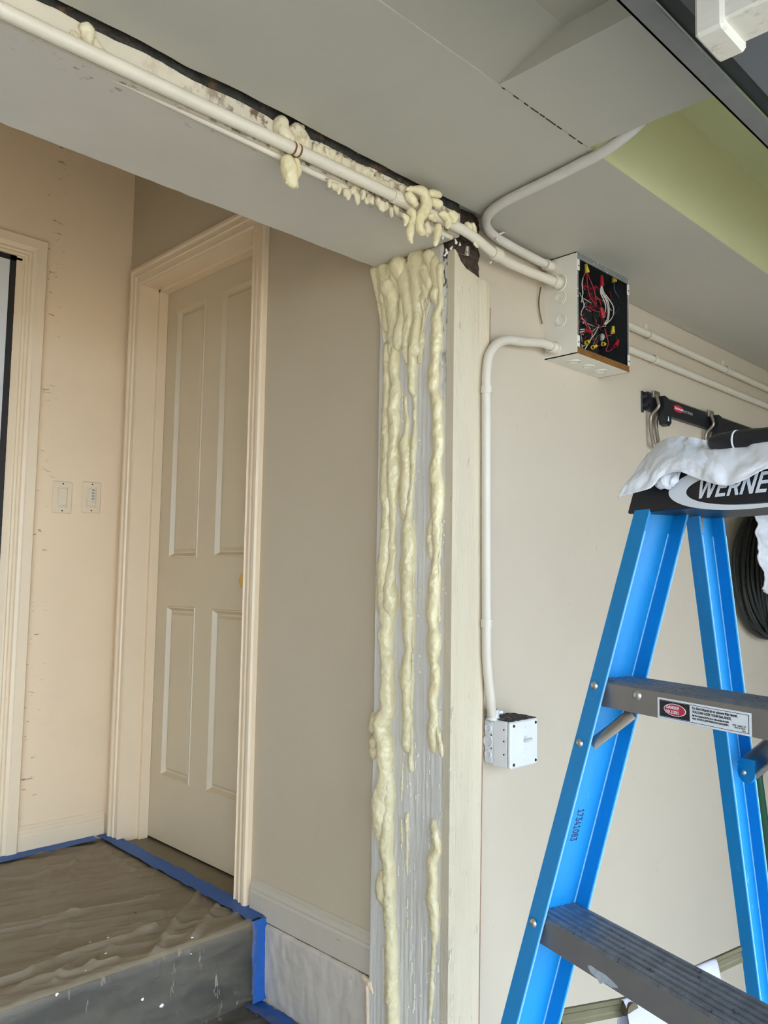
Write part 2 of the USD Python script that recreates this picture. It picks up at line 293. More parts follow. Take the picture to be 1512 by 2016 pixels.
M['soot'] = mat('box_top_grime', (.035, .034, .030), .8, .4, 60, bscale=120, bump=.6, stains=[dict(scale=1, stretch=(120, 120, 120), thr=(.60, .66), col=(.6, .6, .57), amount=.85)])
M['nut_y'] = mat('wire_nut_yellow', (.66, .48, .03), .4, .05, 10, bump=0)
M['nut_r'] = mat('wire_nut_red', (.36, .012, .02), .4, .05, 10, bump=0)
M['w_white'] = mat('wire_white', (.62, .58, .5), .4, .05, 10, bump=0)
M['w_red'] = mat('wire_red', (.34, .015, .03), .4, .05, 10, bump=0)
M['w_black'] = mat('wire_black', (.012, .012, .012), .4, .05, 10, bump=0)
M['w_blue'] = mat('wire_blue', (.05, .06, .13), .4, .05, 10, bump=0)
M['w_green'] = mat('wire_green', (.09, .13, .09), .4, .05, 10, bump=0)
M['plate'] = mat('switch_plate', (.82, .66, .45), .35, .02, 6, bump=0)
M['dark'] = mat('dark_slot', (.03, .025, .02), .6, .1, 10, bump=0)
M['track'] = mat('track_steel', (.17, .17, .165), .5, .15, 12, bump=.1, stains=[dict(scale=1, stretch=(30, 30, 30), thr=(.72, .78), col=(.45, .45, .42), amount=.6)])
M['rack_gap_dark'] = mat('rack_gap_shade', (.016, .022, .022), .5, .1, 12, bump=0)  # near-black tone standing for the shade inside the rack gap
M['rackpanel'] = mat('rack_panel', (.135, .145, .155), .6, .06, 6, bump=.1, stains=[dict(scale=1, stretch=(60, 60, 60), thr=(.74, .77), col=(.6, .6, .6), amount=.6)])
M['rackwhite'] = mat('rack_beam_paint', (.74, .70, .60), .5, .05, 12, bump=.3, bscale=60, stains=[dict(scale=1, stretch=(70, 40, 70), thr=(.56, .68), col=(.50, .46, .38), amount=.8)])
M['green'] = mat('pole_green', (.012, .07, .035), .4, .1, 10, bump=0)
M['doorpale'] = mat('pale_door', (.74, .72, .68), .45, .02, 5, bump=0)
M['strip'] = mat('weatherstrip', (.018, .014, .011), .6, .1, 10, bump=0)
M['flake'] = mat('paint_flake_white', (.84, .80, .72), .6, .03, 10, bump=0)
M['crumb'] = mat('wood_crumb', (.035, .02, .01), .8, .2, 40, bump=0)
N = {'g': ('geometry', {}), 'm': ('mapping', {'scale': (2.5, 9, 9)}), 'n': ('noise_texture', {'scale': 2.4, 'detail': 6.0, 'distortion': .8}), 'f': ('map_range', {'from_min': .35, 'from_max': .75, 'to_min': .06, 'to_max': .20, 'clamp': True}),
     'm2': ('mapping', {'scale': (26, 10, 7), 'rotation': (0, .35, 0)}), 'n2': ('noise_texture', {'scale': 1.6, 'detail': 5.0, 'roughness': .7}), 'f2': ('map_range', {'from_min': .62, 'from_max': .70, 'to_min': 0.0, 'to_max': .55, 'clamp': True}),  # pale riser streaks: whitened creases with their glints painted in
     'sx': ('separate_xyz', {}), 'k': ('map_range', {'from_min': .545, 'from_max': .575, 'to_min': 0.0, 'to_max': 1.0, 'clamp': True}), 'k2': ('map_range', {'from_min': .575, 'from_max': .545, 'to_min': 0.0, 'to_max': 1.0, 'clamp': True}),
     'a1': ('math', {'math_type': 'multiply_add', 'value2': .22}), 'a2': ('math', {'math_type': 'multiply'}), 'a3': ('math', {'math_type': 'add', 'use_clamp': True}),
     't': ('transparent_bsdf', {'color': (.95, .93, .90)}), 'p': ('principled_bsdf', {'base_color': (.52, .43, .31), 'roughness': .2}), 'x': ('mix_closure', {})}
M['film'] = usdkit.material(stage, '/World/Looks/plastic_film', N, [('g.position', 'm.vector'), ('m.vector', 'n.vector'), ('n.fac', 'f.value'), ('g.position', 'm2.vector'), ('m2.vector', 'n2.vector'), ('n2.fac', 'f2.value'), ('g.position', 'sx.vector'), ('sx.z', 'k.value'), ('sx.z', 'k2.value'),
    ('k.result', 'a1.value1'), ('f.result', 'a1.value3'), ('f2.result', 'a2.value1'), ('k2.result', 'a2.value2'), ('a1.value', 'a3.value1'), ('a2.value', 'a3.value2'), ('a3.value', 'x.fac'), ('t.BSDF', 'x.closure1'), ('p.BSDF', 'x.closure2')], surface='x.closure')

# ================================================================== SETTING
GF = -0.11           # garage floor
HF = 0.56            # hall floor
CZ = 2.357            # garage ceiling
SZ = 2.29            # beam soffit
WX = 1.42            # hall side wall (faces -x)
AX = 1.395           # post face towards the opening
WR = 1.225           # garage right wall (faces -y)
WB = 2.86            # hall back wall (faces -y)
OPEN = -1.35          # garage door opening
def struct(name, label, cat, mesh=None, m=None, smooth=False):
    if mesh is None: return thing(name, label, cat, kind='structure')
    return obj(name, mesh, m, None, smooth, label, cat, None, 'structure')
struct('floor', 'bare concrete garage floor under the ladder', 'floor', bx(-5.7, 6.3, OPEN, 4.2, GF-.2, GF), M['concrete'])
struct('driveway', 'sunlit concrete driveway outside the open garage', 'driveway', bx(-16, 18, -24, OPEN-.001, GF-.25, GF-.02), M['drive'])
struct('wall_right', 'cream painted garage wall carrying the conduits, boxes and tool rail', 'wall', bx(1.500, 6.2, WR, WR+.12, GF, 2.8), M['wall'])
struct('wall_back', 'warm cream back wall of the hall with two switch plates', 'wall', bx(-2.6, 1.9, WB, WB+.12, HF-.2, 3.2), M['hall'])
# hall side wall with its door opening: y 2.03..2.775
DY0, DY1, DZ = 2.035, 2.785, 2.60
side = sbox(1.40, HF-.75, WB, 3.2).difference(sbox(DY0, HF-.02, DY1, DZ))
struct('wall_side', 'greige hall wall between the panelled door and the foam streaked post', 'wall', prism(side, 'x', WX, WX+.115), M['side'])
struct('wall_left', 'garage wall out of the frame to the left', 'wall', bx(-5.7, -5.6, OPEN, 1.2, GF, 2.8), M['wall'])
struct('wall_far', 'garage end wall far along the tool rail', 'wall', bx(6.2, 6.3, OPEN, 1.4, GF, 2.8), M['wall'])
fr = sbox(-5.7, GF, 6.3, 2.8).difference(sbox(-4.2, GF, 2.6, GF+2.42))
struct('wall_front', 'garage front wall around the open vehicle doorway behind the camera', 'wall', prism(fr, 'y', OPEN-.15, OPEN), M['wall'])
struct('wall_hall_end', 'hall end wall out of the frame', 'wall', bx(-2.6, -2.5, 1.40, WB+.1, GF, 3.2), M['side'])
struct('wall_opening', 'garage wall to the left of the hall opening out of the frame', 'wall', bx(-5.7, -1.2, 1.196, 1.455, GF, CZ+.02), M['wall'])
struct('ceiling_hall', 'hall ceiling hidden above the beam', 'ceiling', bx(-2.6, 1.9, 1.3, WB+.1, 3.1, 3.2), M['side'])
# garage ceiling: strip beside the beam, dropped board, recess, open yellow bay
ce = struct('ceiling', 'grey beige garage ceiling with a recess and an open yellow bay', 'ceiling')
xs = np.arange(-5.6, 1.50, .012); yy = 1.1735+.006*(meshkit.fbm(np.c_[xs*9, xs*0, xs*0], 4, 3)-.5)*2
edge = np.c_[xs, yy]
strip = Polygon(np.vstack([[-5.6, .832], edge, [1.49, 1.165], [1.49, 1.222], [6.2, 1.222], [6.2, .832]]))
obj('ceiling_strip', prism(strip, 'z', CZ, CZ+.02), M['ceil'], ce, False)
obj('recess_slope', prism([(.8345, CZ+.0008), (.70, 2.399), (.70, 2.45), (.8345, 2.45)], 'x', -5.6, 1.075), M['ceil_dark'], ce, False); obj('board_side_shade', bx(1.0735, 1.0752, OPEN, .831, CZ+.0008, 2.42), M['ceil_dark'], ce, False)  # thin darker plate paints shade onto the side of the dropped board
obj('ceiling_strip_edge', cat_([bx(1.075, 6.2, .850, 1.222, CZ+.02, 2.7)]), M['ceil'], ce, False)
obj('dropped_board', bx(1.075, 1.362, OPEN, .831, CZ, CZ+.30, .0), M['ceil'], ce, False)
obj('ceiling_recess', bx(-5.6, 1.075, OPEN, .835, 2.399, 2.45), M['ceil_dark'], ce, False)
obj('bay_side', bx(1.362, 6.2, .8305, .8495, CZ+.0004, 2.7), M['bay'], ce, False, label='yellow painted side of the open bay')
obj('bay_top', bx(1.34, 6.2, OPEN, .84, 2.6, 2.7), M['bay'], ce, False, label='yellow painted top of the open bay')
# flaking joint between strip and board
jp = []
for x in np.arange(1.085, 1.36, .004):
    if meshkit.noise(np.array([[x*140, 3.3, 1.1]]))[0] > .42: jp.append(bx(x, x+.0035, .8315-.0012*rng.random(), .8335, CZ-.0006, CZ+.001))
obj('joint_crack', cat_(jp), M['gap'], ce, False)
# gap above the beam face
struct('ceiling_gap', 'dark ragged gap between the ceiling edge and the beam', 'gap', cat_([bx(-5.6, 1.49, 1.10, 1.20, CZ+.021, CZ+.04), bx(-5.6, 1.393, 1.1915, 1.1944, SZ+.03, CZ+.022)]), M['gap'])
# beam
be = struct('beam', 'painted beam above the hall opening with its pale soffit', 'beam')
soff = np.arange(-5.6, 1.3951, .01)
bp = Polygon(np.vstack([np.c_[soff, 1.19+0*soff], np.c_[soff[::-1], 1.462+.0022*(meshkit.fbm(np.c_[soff[::-1]*45, soff*0, soff*0], 3, 5)-.5)*2]]))
obj('soffit', prism(bp, 'z', SZ, SZ+.02), M['soffit'], be, False)
obj('beam_core', bx(-5.6, 1.395, 1.1945, 1.4595, SZ+.01, 3.15), M['soffit'], be, False)
def face(u, v):
    x = -3.2+u*(1.392+3.2); n1 = meshkit.fbm(np.stack([x*16, x*0, x*0], -1), 4, 19); z = SZ+.001+v*(.058-.010*(n1-.35)); n = meshkit.fbm(np.stack([x*40, z*40, z*0], -1), 3, 9)
    return np.stack([x, 1.1895-.004*n*v, z], -1)
obj('beam_face', grid(face, 700, 6), M['beamface'], be, True)
# post: face towards opening is a grid with cracks and peeled grooves
po = struct('post_jamb', 'grey painted wooden post streaked with foam at the end of the wall', 'post')
obj('post_core', cat_([bx(AX+.006, 1.50, 1.210, 1.455, GF, 2.215), bx(AX+.006, 1.50, 1.246, 1.455, 2.21, CZ+.03)]), M['post'], po, False)
def pface(u, v):
    y = 1.207+u*(1.4552-1.207); z = GF+v*(SZ+.001-GF)
    g = meshkit.fbm(np.stack([y*260, z*3.0, y*0], -1), 3, 2); s = meshkit.fbm(np.stack([y*60, z*20, y*0+4], -1), 4, 6)
    d = .0035*np.clip((g-.56)*6, 0, 1)*np.clip((1.238-y)/.02, .12, 1)+.0016*(s-.5)+.0030*np.clip(meshkit.fbm(np.stack([y*150, z*6.0, y*0+9], -1), 3, 12)-.5, -.2, .3)
    d = d+.006*np.clip((1.2105-y)/.003, 0, 1)+.004*np.clip((y-1.452)/.004, 0, 1)
    rot = np.clip((z-(2.262+.02*(meshkit.fbm(np.stack([y*90, z*0, y*0], -1), 2, 8)-.5)))/.004, 0, 1)*np.clip((1.245-y)/.006, 0, 1)
    return np.stack([AX+d+.045*rot, y, z], -1)
obj('post_face', grid(pface, 150, 900), M['post'], po, True)
# board on the wall side of the post, its top rotted away
zt = [(1.393, 2.268), (1.402, 2.262), (1.416, 2.244), (1.436, 2.232), (1.462, 2.228), (1.486, 2.222), (1.512, 2.222), (1.527, 2.212)]
bpoly = Polygon([(1.393, GF)] + zt + [(1.5245, 2.0), (1.507, 1.2), (1.500, .6), (1.498, GF)])
obj('trim_board', prism(bpoly, 'y', 1.2045, 1.2255), M['board'], po, False)
for nm, x_, zs in (('stain_line', .0, np.arange(.3, 2.18, .03)), ('paint_ridge', -.0035, np.arange(.2, 2.05, .03))):
    P = [(np.interp(z, [GF, .6, 1.2, 2.0, 2.2], [1.498, 1.500, 1.507, 1.5245, 1.527])+x_+.0012*(meshkit.noise(np.array([[z*7, x_*300, 2]]))[0]-.5), 1.2050+(.0008 if x_ else .0015), z) for z in zs]
    obj(nm, tube(P, .0030 if not x_ else .0014, 6), M['seam'] if not x_ else M['board'], po, True, label='reddish brown stained seam' if not x_ else None)
for x_ in (1.404, 1.4135):
    P = [(x_+.0016*(meshkit.noise(np.array([[z*5, x_*300, 2]]))[0]-.5), 1.2046, z) for z in np.arange(.1, 2.2, .03)]
    obj('paint_ridge', tube(P, .0011, 6), M['board'], po, True)
# rotten hole at the top of the post
ro = thing('rotten_hole', 'dark rotted hole where beam, post and ceiling meet', 'rot', (1.45, 1.21, 2.25))
hs = [np.array([[1.428, 1.238, z, .029], [1.46, 1.242, z+.004, .030], [1.482, 1.240, z, .027]]) for z in (2.225, 2.255, 2.285, 2.315, 2.345, 2.365)]
obj('rotten_wood', blob(hs, .0026, .01, .0075, 65, seed=4), M['rot'], ro, True)
cr_ = []
for (px, py, s) in ((880, 497, .007), (888, 490, .006), (876, 503, .005), (898, 478, .007), (905, 482, .005), (872, 470, .006), (965, 517, .006), (862, 455, .006), (953, 488, .004)):
    q = on(px, py, 1, 1.195); cr_.append(np.array([[*q, s*.5], [*(q+np.array([.006*rng.uniform(-1, 1), 0, .006])), s*.3]]))
obj('peeled_paint', blob(cr_, .0018, .001, .0012, 160, seed=3), M['flake'], ro, True, label='curls of peeled white paint')

# ------------------------------------------------------------------ hall floor, step, curb, baseboards
fl = struct('hall_floor', 'raised brown grey hall floor ending in a step', 'floor')
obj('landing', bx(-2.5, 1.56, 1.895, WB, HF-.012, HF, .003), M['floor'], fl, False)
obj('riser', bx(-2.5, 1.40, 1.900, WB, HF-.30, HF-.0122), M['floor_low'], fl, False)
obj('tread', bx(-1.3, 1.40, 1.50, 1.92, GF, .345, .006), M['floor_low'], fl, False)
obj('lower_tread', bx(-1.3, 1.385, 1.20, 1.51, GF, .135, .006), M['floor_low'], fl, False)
def curb(u, v):
    y = 1.44+u*(1.937-1.44); z = GF+v*(.552-GF); n = meshkit.fbm(np.stack([y*14, z*14, y*0], -1), 3, 1)
    lip = np.clip((z-.545)/.007, 0, 1); e = np.clip((y-1.925)/.012, 0, 1)
    return np.stack([1.404+.007*(n-.5)+.0035*(meshkit.fbm(np.stack([y*60, z*22, y*0], -1), 2, 4)-.5)+.006*lip**2+.02*e**2, y, z], -1)
cu_ = struct('wall_curb', 'rough painted curb wall below the baseboard beside the step', 'curb')
obj('curb_face', grid(curb, 80, 120), M['curb'], cu_, True)
obj('curb_core', bx(1.412, 1.50, 1.44, 1.93, GF, .551), M['curb'], cu_, False)
bprof = [(0, 0), (.013, 0), (.013, .060), (.0105, .066), (.0115, .072), (.008, .080), (.0055, .083), (.0055, .090), (.002, .094), (0, .094)]
struct('baseboard_side', 'moulded baseboard on the side wall above the curb', 'baseboard', prism([(WX-a, HF-.003+b) for a, b in bprof], 'y', 1.452, 1.957), M['base'])
struct('baseboard_back', 'moulded cream baseboard on the back wall under the switches', 'baseboard', prism(Polygon([(WB-a, HF+b) for a, b in bprof]), 'x', 1.085, 1.402), M['hall_trim'])
jr = thing('drip_tail', 'thin pale vertical paint drip at the curb corner beside the post', 'drip', (1.40, 1.45, .4), kind='structure')
obj('drip', blob([np.array([[1.400, 1.462, .545, .006], [1.398, 1.456, .50, .0055], [1.398, 1.455, .40, .005], [1.398, 1.455, .2, .005]]), np.array([[1.40, 1.475, .552, .006], [1.398, 1.45, .548, .008], [1.396, 1.44, .53, .004]])], .002, .002, .001, 100), M['hall_trim'], jr, True)

# ------------------------------------------------------------------ door 1 (four panel door in the side wall)
d1 = struct('door_1', 'four panel interior door with brass knob in the hall side wall', 'door')
LX = 1.52; LY0, LY1 = DY0+.012, DY1-.012; LZ0, LZ1 = HF+.008, 2.592
pan = [(2.480, 2.672, 1.566, 2.491), (2.168, 2.374, 1.566, 2.491), (2.480, 2.672, .792, 1.393), (2.168, 2.374, .792, 1.393)]
leaf = sbox(LY0, LZ0, LY1, LZ1)
for a, b, c, d in pan: leaf = leaf.difference(sbox(a, c, b, d))
obj('leaf', cat_([prism(leaf, 'x', LX, LX+.012), bx(LX+.012, LX+.04, LY0, LY1, LZ0, LZ1)]), M['door'], d1, False)
for a, b, c, d in pan:
    prof = [(0, 0), (-.002, .003), (-.006, .003), (-.013, -.008), (-.016, -.0115), (-.023, -.0115), (-.031, -.005), (-.034, -.004)]
    r = frame_ring(prof, a, b, c, d, lambda u, v, h: (LX-h, u, v), True)
    q = bx(LX+.004, LX+.011, a+.033, b-.033, c+.033, d-.033)
    obj('panel', cat_([r, q]), M['door'], d1, 20)
put = lambda u, v, h: (WX-h, u, v)
cas = [(0, -.005), (0, .010), (.006, .013), (.009, .0085), (.020, .010), (.030, .0115), (.033, .017), (.037, .0135), (.050, .016), (.056, .0215), (.066, .021), (.070, .015), (.070, -.005)]
tr = struct('trim_1', 'moulded casing round the four panel door', 'casing')
obj('casing', frame_ring(cas, DY0-.0+.006, DY1-.03, HF, DZ-.02, put), M['hall_trim'], tr, 20)
obj('jamb', cat_([bx(WX-.004, WX+.118, DY1-.028, DY1, HF, DZ-.005), bx(WX-.004, WX+.118, DY0, DY0+.008, HF, DZ-.005), bx(WX-.004, WX+.118, DY0, DY1, DZ-.022, DZ)]), M['hall_trim'], tr, False)
obj('stop', cat_([bx(LX-.036, LX-.001, DY1-.040, DY1-.027, HF, DZ-.02), bx(LX-.036, LX-.001, DY0+.006, DY1-.03, DZ-.033, DZ-.021)]), M['hall_trim'], tr, False)
kp = np.array([LX, 2.108, 1.490])
kn = obj('knob', lathe([(.0, -.066), (.016, -.066), (.025, -.060), (.028, -.050), (.025, -.040), (.013, -.033), (.011, -.014), (.030, -.010), (.033, -.002), (.0, 0)], kp, (1, 0, 0)), M['brass'], d1, True, label='polished brass knob')
obj('latch_plate', bx(LX-.002, LX+.001, LY0, LY0+.02, 1.46, 1.52), M['brass'], d1, False, label='brass latch edge')
struct('floor_threshold_shadow', 'dark strip put in for the shade under the four panel door', 'gap', bx(LX+.004, LX+.05, DY0, DY1, HF-.0005, HF+.008), M['strip'])  # solid dark strip painting the shade below the door leaf
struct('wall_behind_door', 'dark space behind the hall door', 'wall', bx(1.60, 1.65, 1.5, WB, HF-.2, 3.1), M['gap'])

# ------------------------------------------------------------------ door 2 (at the left edge, in the back wall)
d2 = struct('door_2', 'pale door edge with black weatherstrip at the left edge of the back wall', 'door')
o1x = 1.012
obj('leaf', bx(.20, .985, WB-.012, WB-.006, HF+.01, 2.575), M['doorpale'], d2, False)
obj('weatherstrip', cat_([bx(.972, .992, WB-.016, WB-.008, HF+.005, 2.590), bx(.20, .992, WB-.016, WB-.008, 2.572, 2.590)]), M['strip'], d2, False, label='black weatherstrip')
tr2 = struct('trim_2', 'fluted casing of the left door beside the switch plates', 'casing')
put2 = lambda u, v, h: (u, WB-h, v)
cas2 = [(0, 0), (0, .012), (.006, .016), (.011, .0125), (.017, .0165), (.023, .0135), (.029, .018), (.036, .0145), (.046, .018), (.050, .022), (.080, .024), (.084, .019), (.084, 0)]
obj('casing', frame_ring(cas2, .19, o1x, HF, 2.585, put2), M['hall_trim'], tr2, 20)
obj('jamb', cat_([bx(.990, o1x+.002, WB-.013, WB, HF, 2.588), bx(.19, o1x, WB-.013, WB, 2.578, 2.59)]), M['hall_trim'], tr2, False)

# ------------------------------------------------------------------ switches
def plate(name, label, xc, zc):
    t = thing(name, label, 'switch', (xc, WB, zc)); y = WB
    obj('wall_plate', bx(xc-.035, xc+.035, y-.006, y, zc-.057, zc+.057, .003), M['plate'], t, False)
    obj('insert_frame', frame_ring([(0, .0075), (.002, .0075), (.003, .0055)], xc-.0165, xc+.0165, zc-.0335, zc+.0335, put2, True), M['plate'], t, False)
    for s in (-1, 1): obj('screw', lathe([(0, .0), (.0026, .0), (.0026, .003)], (xc, y-.0075, zc+s*.048), (0, 1, 0), 10), M['dark'], t, False)
    return t
p1 = plate('light_switch', 'dimmer light switch with a plain paddle, nearer the left door casing', 1.196, 1.772)
obj('paddle', bx(1.196-.0155, 1.196+.0155, WB-.009, WB, 1.772-.032, 1.772+.032, .002), M['plate'], p1, False)
obj('slider', bx(1.196-.011, 1.196+.011, WB-.0105, WB-.008, 1.748, 1.757, .001), M['boxpaint'], p1, False)
p2 = plate('timer_switch', 'timer switch with a column of small buttons, nearer the panelled door', 1.303, 1.780)
obj('insert', bx(1.303-.0155, 1.303+.0155, WB-.0085, WB, 1.780-.032, 1.780+.032, .002), M['plate'], p2, False)
for k in range(5):
    obj('button', bx(1.303-.002, 1.303+.009, WB-.0105, WB-.008, 1.803-k*.0105, 1.809-k*.0105, .001), M['greyink'] if k < 4 else M['plate'], p2, False)

# ================================================================== CONDUITS
def conduit(name, label, pts, r, m, n=8, group=None, sides=14):
    t = thing(name, label, 'conduit', pts[0]); obj('tube', tube(crom(pts, n), r, sides), M[m], t, True); return t
def clip(t, P, ax, r, m, wall, L=.014):
    """one-hole strap: a band round the conduit and its tab on the wall"""
    P = np.asarray(P, float); ax = np.asarray(ax, float)/np.linalg.norm(ax)
    obj('strap', lathe([(r+.0015, -L/2), (r+.003, -L/2), (r+.003, L/2), (r+.0015, L/2)], P, ax, 16), M[m], t, 20)
# main conduit under the beam, round the post and to the box
PY = 1.172; r1 = .0118
main = [(-3.1, PY, 2.300), (.0, PY, 2.298), (.40, PY, 2.297), (.80, PY, 2.299), (1.05, PY, 2.301), (1.20, PY, 2.301), (1.30, PY, 2.301), (1.40, PY-.004, 2.295), (1.49, PY, 2.280), (1.58, PY+.008, 2.278), (1.70, PY+.008, 2.281), (1.787, PY+.008, 2.286)]
c1 = conduit('beam_conduit', 'long white painted conduit under the beam running past the post into the open box', main, r1, 'pipe', 10)
for t0 in (1.225, 1.262): pass
obj('coupling', lathe([(r1, -.03), (.0145, -.03), (.0145, .025), (r1, .025)], (1.185, PY, 2.301), (1, 0, 0), 16), M['pipe'], c1, 20)
obj('coupling', lathe([(r1, -.012), (.0155, -.012), (.0155, .014), (r1, .014)], (1.505, PY, 2.2795), (1, .02, -.03), 16), M['pipe'], c1, 20)
obj('connector', lathe([(r1, -.03), (.0155, -.03), (.0155, -.006), (.019, -.006), (.019, 0), (0, 0)], (1.786, PY+.008, 2.286), (1, 0, .03), 18), M['pipe_clean'], c1, 20)
for q in (.735, .748): obj('rust_ring', lathe([(r1+.0005, 0), (r1+.0012, .001), (r1+.0012, .003), (r1+.0005, .004)], (.155+q, PY, 2.2995), (1, 0, 0), 16), M['rust'], c1, 20, label='rusty ring')
c2 = conduit('thin_conduit', 'thinner white conduit tucked behind and below the beam conduit', [(.50, 1.204, 2.297), (.70, 1.201, 2.2925), (.90, 1.199, 2.2885), (1.05, 1.198, 2.287), (1.2, 1.196, 2.285), (1.37, 1.196, 2.285)], .006, 'pipe', 8)
# ceiling conduit: from box up along wall, bend, across the ceiling into the bay
c3 = conduit('ceiling_conduit', 'grey conduit bending from the open box up across the ceiling', [(1.787, 1.200, 2.333), (1.70, 1.202, 2.335), (1.60, 1.202, 2.338), (1.53, 1.198, 2.341), (1.478, 1.180, 2.344), (1.440, 1.145, 2.344), (1.418, 1.10, 2.344), (1.407, 1.05, 2.344), (1.396, .95, 2.344), (1.386, .87, 2.345), (1.381, .82, 2.347), (1.376, .775, 2.354), (1.374, .73, 2.372), (1.373, .70, 2.40)], .0115, 'pipe_grey', 8)
obj('connector', lathe([(.0115, -.035), (.0145, -.035), (.0145, -.008), (.018, -.008), (.018, 0), (0, 0)], (1.786, 1.20, 2.333), (1, 0, 0), 18), M['pipe_clean'], c3, 20)
obj('peeled_paint', blob([np.array([[*on(982, 462, 1, 1.188), .003], [*on(990, 458, 1, 1.184), .0022], [*on(999, 456, 1, 1.18), .0012]]), np.array([[*on(978, 470, 1, 1.186), .003], [*on(984, 478, 1, 1.186), .003]])], .0016, .001, .0012, 160, seed=6), M['pipe_grey'], c3, True)
# vertical conduit
vy = 1.1925; r4 = .0115; q_ = lambda x, y, Y=vy: tuple(on(x, y, 1, Y))
vp = [(1.787, 1.190, 2.112), (1.72, 1.190, 2.1125)]+[q_(*p) for p in ((1030, 673), (1002, 669), (980, 676), (965, 695), (959, 722), (957.5, 768), (957.5, 900), (957.5, 1060), (958, 1227), (958.5, 1290), (962, 1340), (966, 1375))]+[q_(967, 1395, 1.198), (1.543, 1.203, 1.178)]
c4 = conduit('vertical_conduit', 'white conduit with an elbow running from the open box down to the switch box', vp, r4, 'pipe_clean', 8)
obj('connector', lathe([(r4, -.028), (.0145, -.028), (.0145, -.008), (.0175, -.008), (.0175, 0), (0, 0)], (1.786, 1.190, 2.112), (1, 0, 0), 18), M['pipe_clean'], c4, 20)
obj('coupling', lathe([(r4, -.008), (.0138, -.008), (.0138, .009), (r4, .009)], q_(957.5, 768), (0, 0, 1), 18), M['pipe_clean'], c4, 20)
obj('coupling', lathe([(r4, -.009), (.0138, -.009), (.0138, .009), (r4, .009)], q_(958, 1227), (0, 0, 1), 18), M['pipe_clean'], c4, 20)
obj('connector', lathe([(.0165, 0), (.0165, .004), (.0145, .006), (.0145, .022), (.012, .024)], (1.543, 1.203, 1.178), (0, 0, 1), 18), M['switchbox'], c4, 20)
obj('set_screw', lathe([(.0, -.009), (.004, -.009), (.004, .002)], (1.561, 1.199, 1.193), (-1, .4, 0), 10), M['switchbox'], c4, 20)
# two conduits to the right of the box
c5 = conduit('upper_wall_conduit', 'upper of two white conduits leaving the open box along the right wall', [(2.045, WR-.014, 2.277), (2.4, WR-.014, 2.276), (3.0, WR-.014, 2.274), (4.2, WR-.014, 2.272), (6.1, WR-.014, 2.27)], .0115, 'pipe_clean', 6)
for x in (2.33, 2.90, 3.6): clip(c5, (x, WR-.014, 2.275), (1, 0, 0), .0115, 'pipe_clean', WR); obj('strap_tab', bx(x-.009, x+.009, WR-.006, WR, 2.283, 2.312, .001), M['pipe_clean'], c5, False)
obj('connector', lathe([(.0115, .034), (.0155, .034), (.0155, .006), (.020, .006), (.020, 0), (0, 0)], (2.05, WR-.016, 2.277), (1, 0, 0), 18), M['pipe_clean'], c5, 20)
c6 = conduit('lower_wall_conduit', 'lower of two white conduits leaving the open box along the right wall', [(2.045, WR-.013, 2.205), (2.4, WR-.013, 2.204), (3.0, WR-.013, 2.204), (4.2, WR-.013, 2.205), (6.1, WR-.013, 2.205)], .0115, 'pipe_clean', 6)
for x in (2.36, 3.9): clip(c6, (x, WR-.013, 2.204), (1, 0, 0), .0115, 'pipe_clean', WR)
pw = thing('loose_wire', 'thin loose wire hanging from the conduits left of the open box', 'wire', (1.72, WR, 2.2))
obj('strand', tube(crom([(1.752, WR-.01, 2.275), (1.750, WR-.006, 2.24), (1.752, WR-.006, 2.215), (1.765, WR-.006, 2.18)], 6), .002, 6), M['olive'], pw, True)

# ================================================================== OPEN JUNCTION BOX
BX0, BX1, BY, BZ0, BZ1 = 1.785, 2.052, 1.126, 2.088, 2.3565
jb = thing('junction_box', 'open white metal junction box full of wires up against the ceiling', 'electrical box', (1.917, WR, BZ0)); w = .0022
obj('side_plate', bx(BX0, BX0+w, BY, WR, BZ0, BZ1), M['boxpaint'], jb, False); obj('side_plate', bx(BX1-w, BX1, BY, WR, BZ0, BZ1), M['boxpaint'], jb, False)
obj('bottom_plate', bx(BX0, BX1, BY, WR, BZ0, BZ0+w), M['boxpaint'], jb, False); obj('top_plate', bx(BX0, BX1, BY, WR, BZ1-w, BZ1), M['boxpaint'], jb, False)
obj('inner_lining', cat_([bx(BX0+w, BX1-w, WR-.006, WR-.003, BZ0+w, BZ1-w), bx(BX0+w, BX0+w+.001, BY+.003, WR-.004, BZ0+w, BZ1-w), bx(BX1-w-.001, BX1-w, BY+.003, WR-.004, BZ0+w, BZ1-w), bx(BX0+w, BX1-w, BY+.003, WR-.004, BZ1-w-.001, BZ1-w), bx(BX0+w, BX1-w, BY+.012, WR-.004, BZ0+w, BZ0+w+.001)]), M['boxdark'], jb, False, label='dark inside of the box')
obj('top_lip', bx(BX0+w, BX1-w, BY-.0005, BY+.002, BZ1-.016, BZ1-.0005), M['boxlip'], jb, False, label='grey chipped top lip')
obj('bottom_lip', bx(BX0+w, BX1-w, BY-.0008, BY+.002, BZ0+.0002, BZ0+.017), M['rust'], jb, False, label='rusty bottom lip')
obj('side_lip', bx(BX0+w, BX0+.008, BY-.0004, BY+.001, BZ0+.02, BZ1-.02), M['boxlip'], jb, False); obj('side_lip', bx(BX1-.009, BX1-w, BY-.0004, BY+.001, BZ0+.02, BZ1-.02), M['boxlip'], jb, False)
for x in (BX0+.001, BX1-.011):
    for z in (BZ0+.018, BZ1-.048):
        tb = obj('corner_tab', bx(x, x+.011, BY-.0016, BY+.0005, z, z+.030, .0006), M['boxpaint'], jb, False)
        obj('screw_hole', lathe([(0, 0), (.0022, 0), (.0022, .0012)], (x+.0055, BY-.0022, z+.012), (0, 1, 0), 10), M['dark'], tb, False)
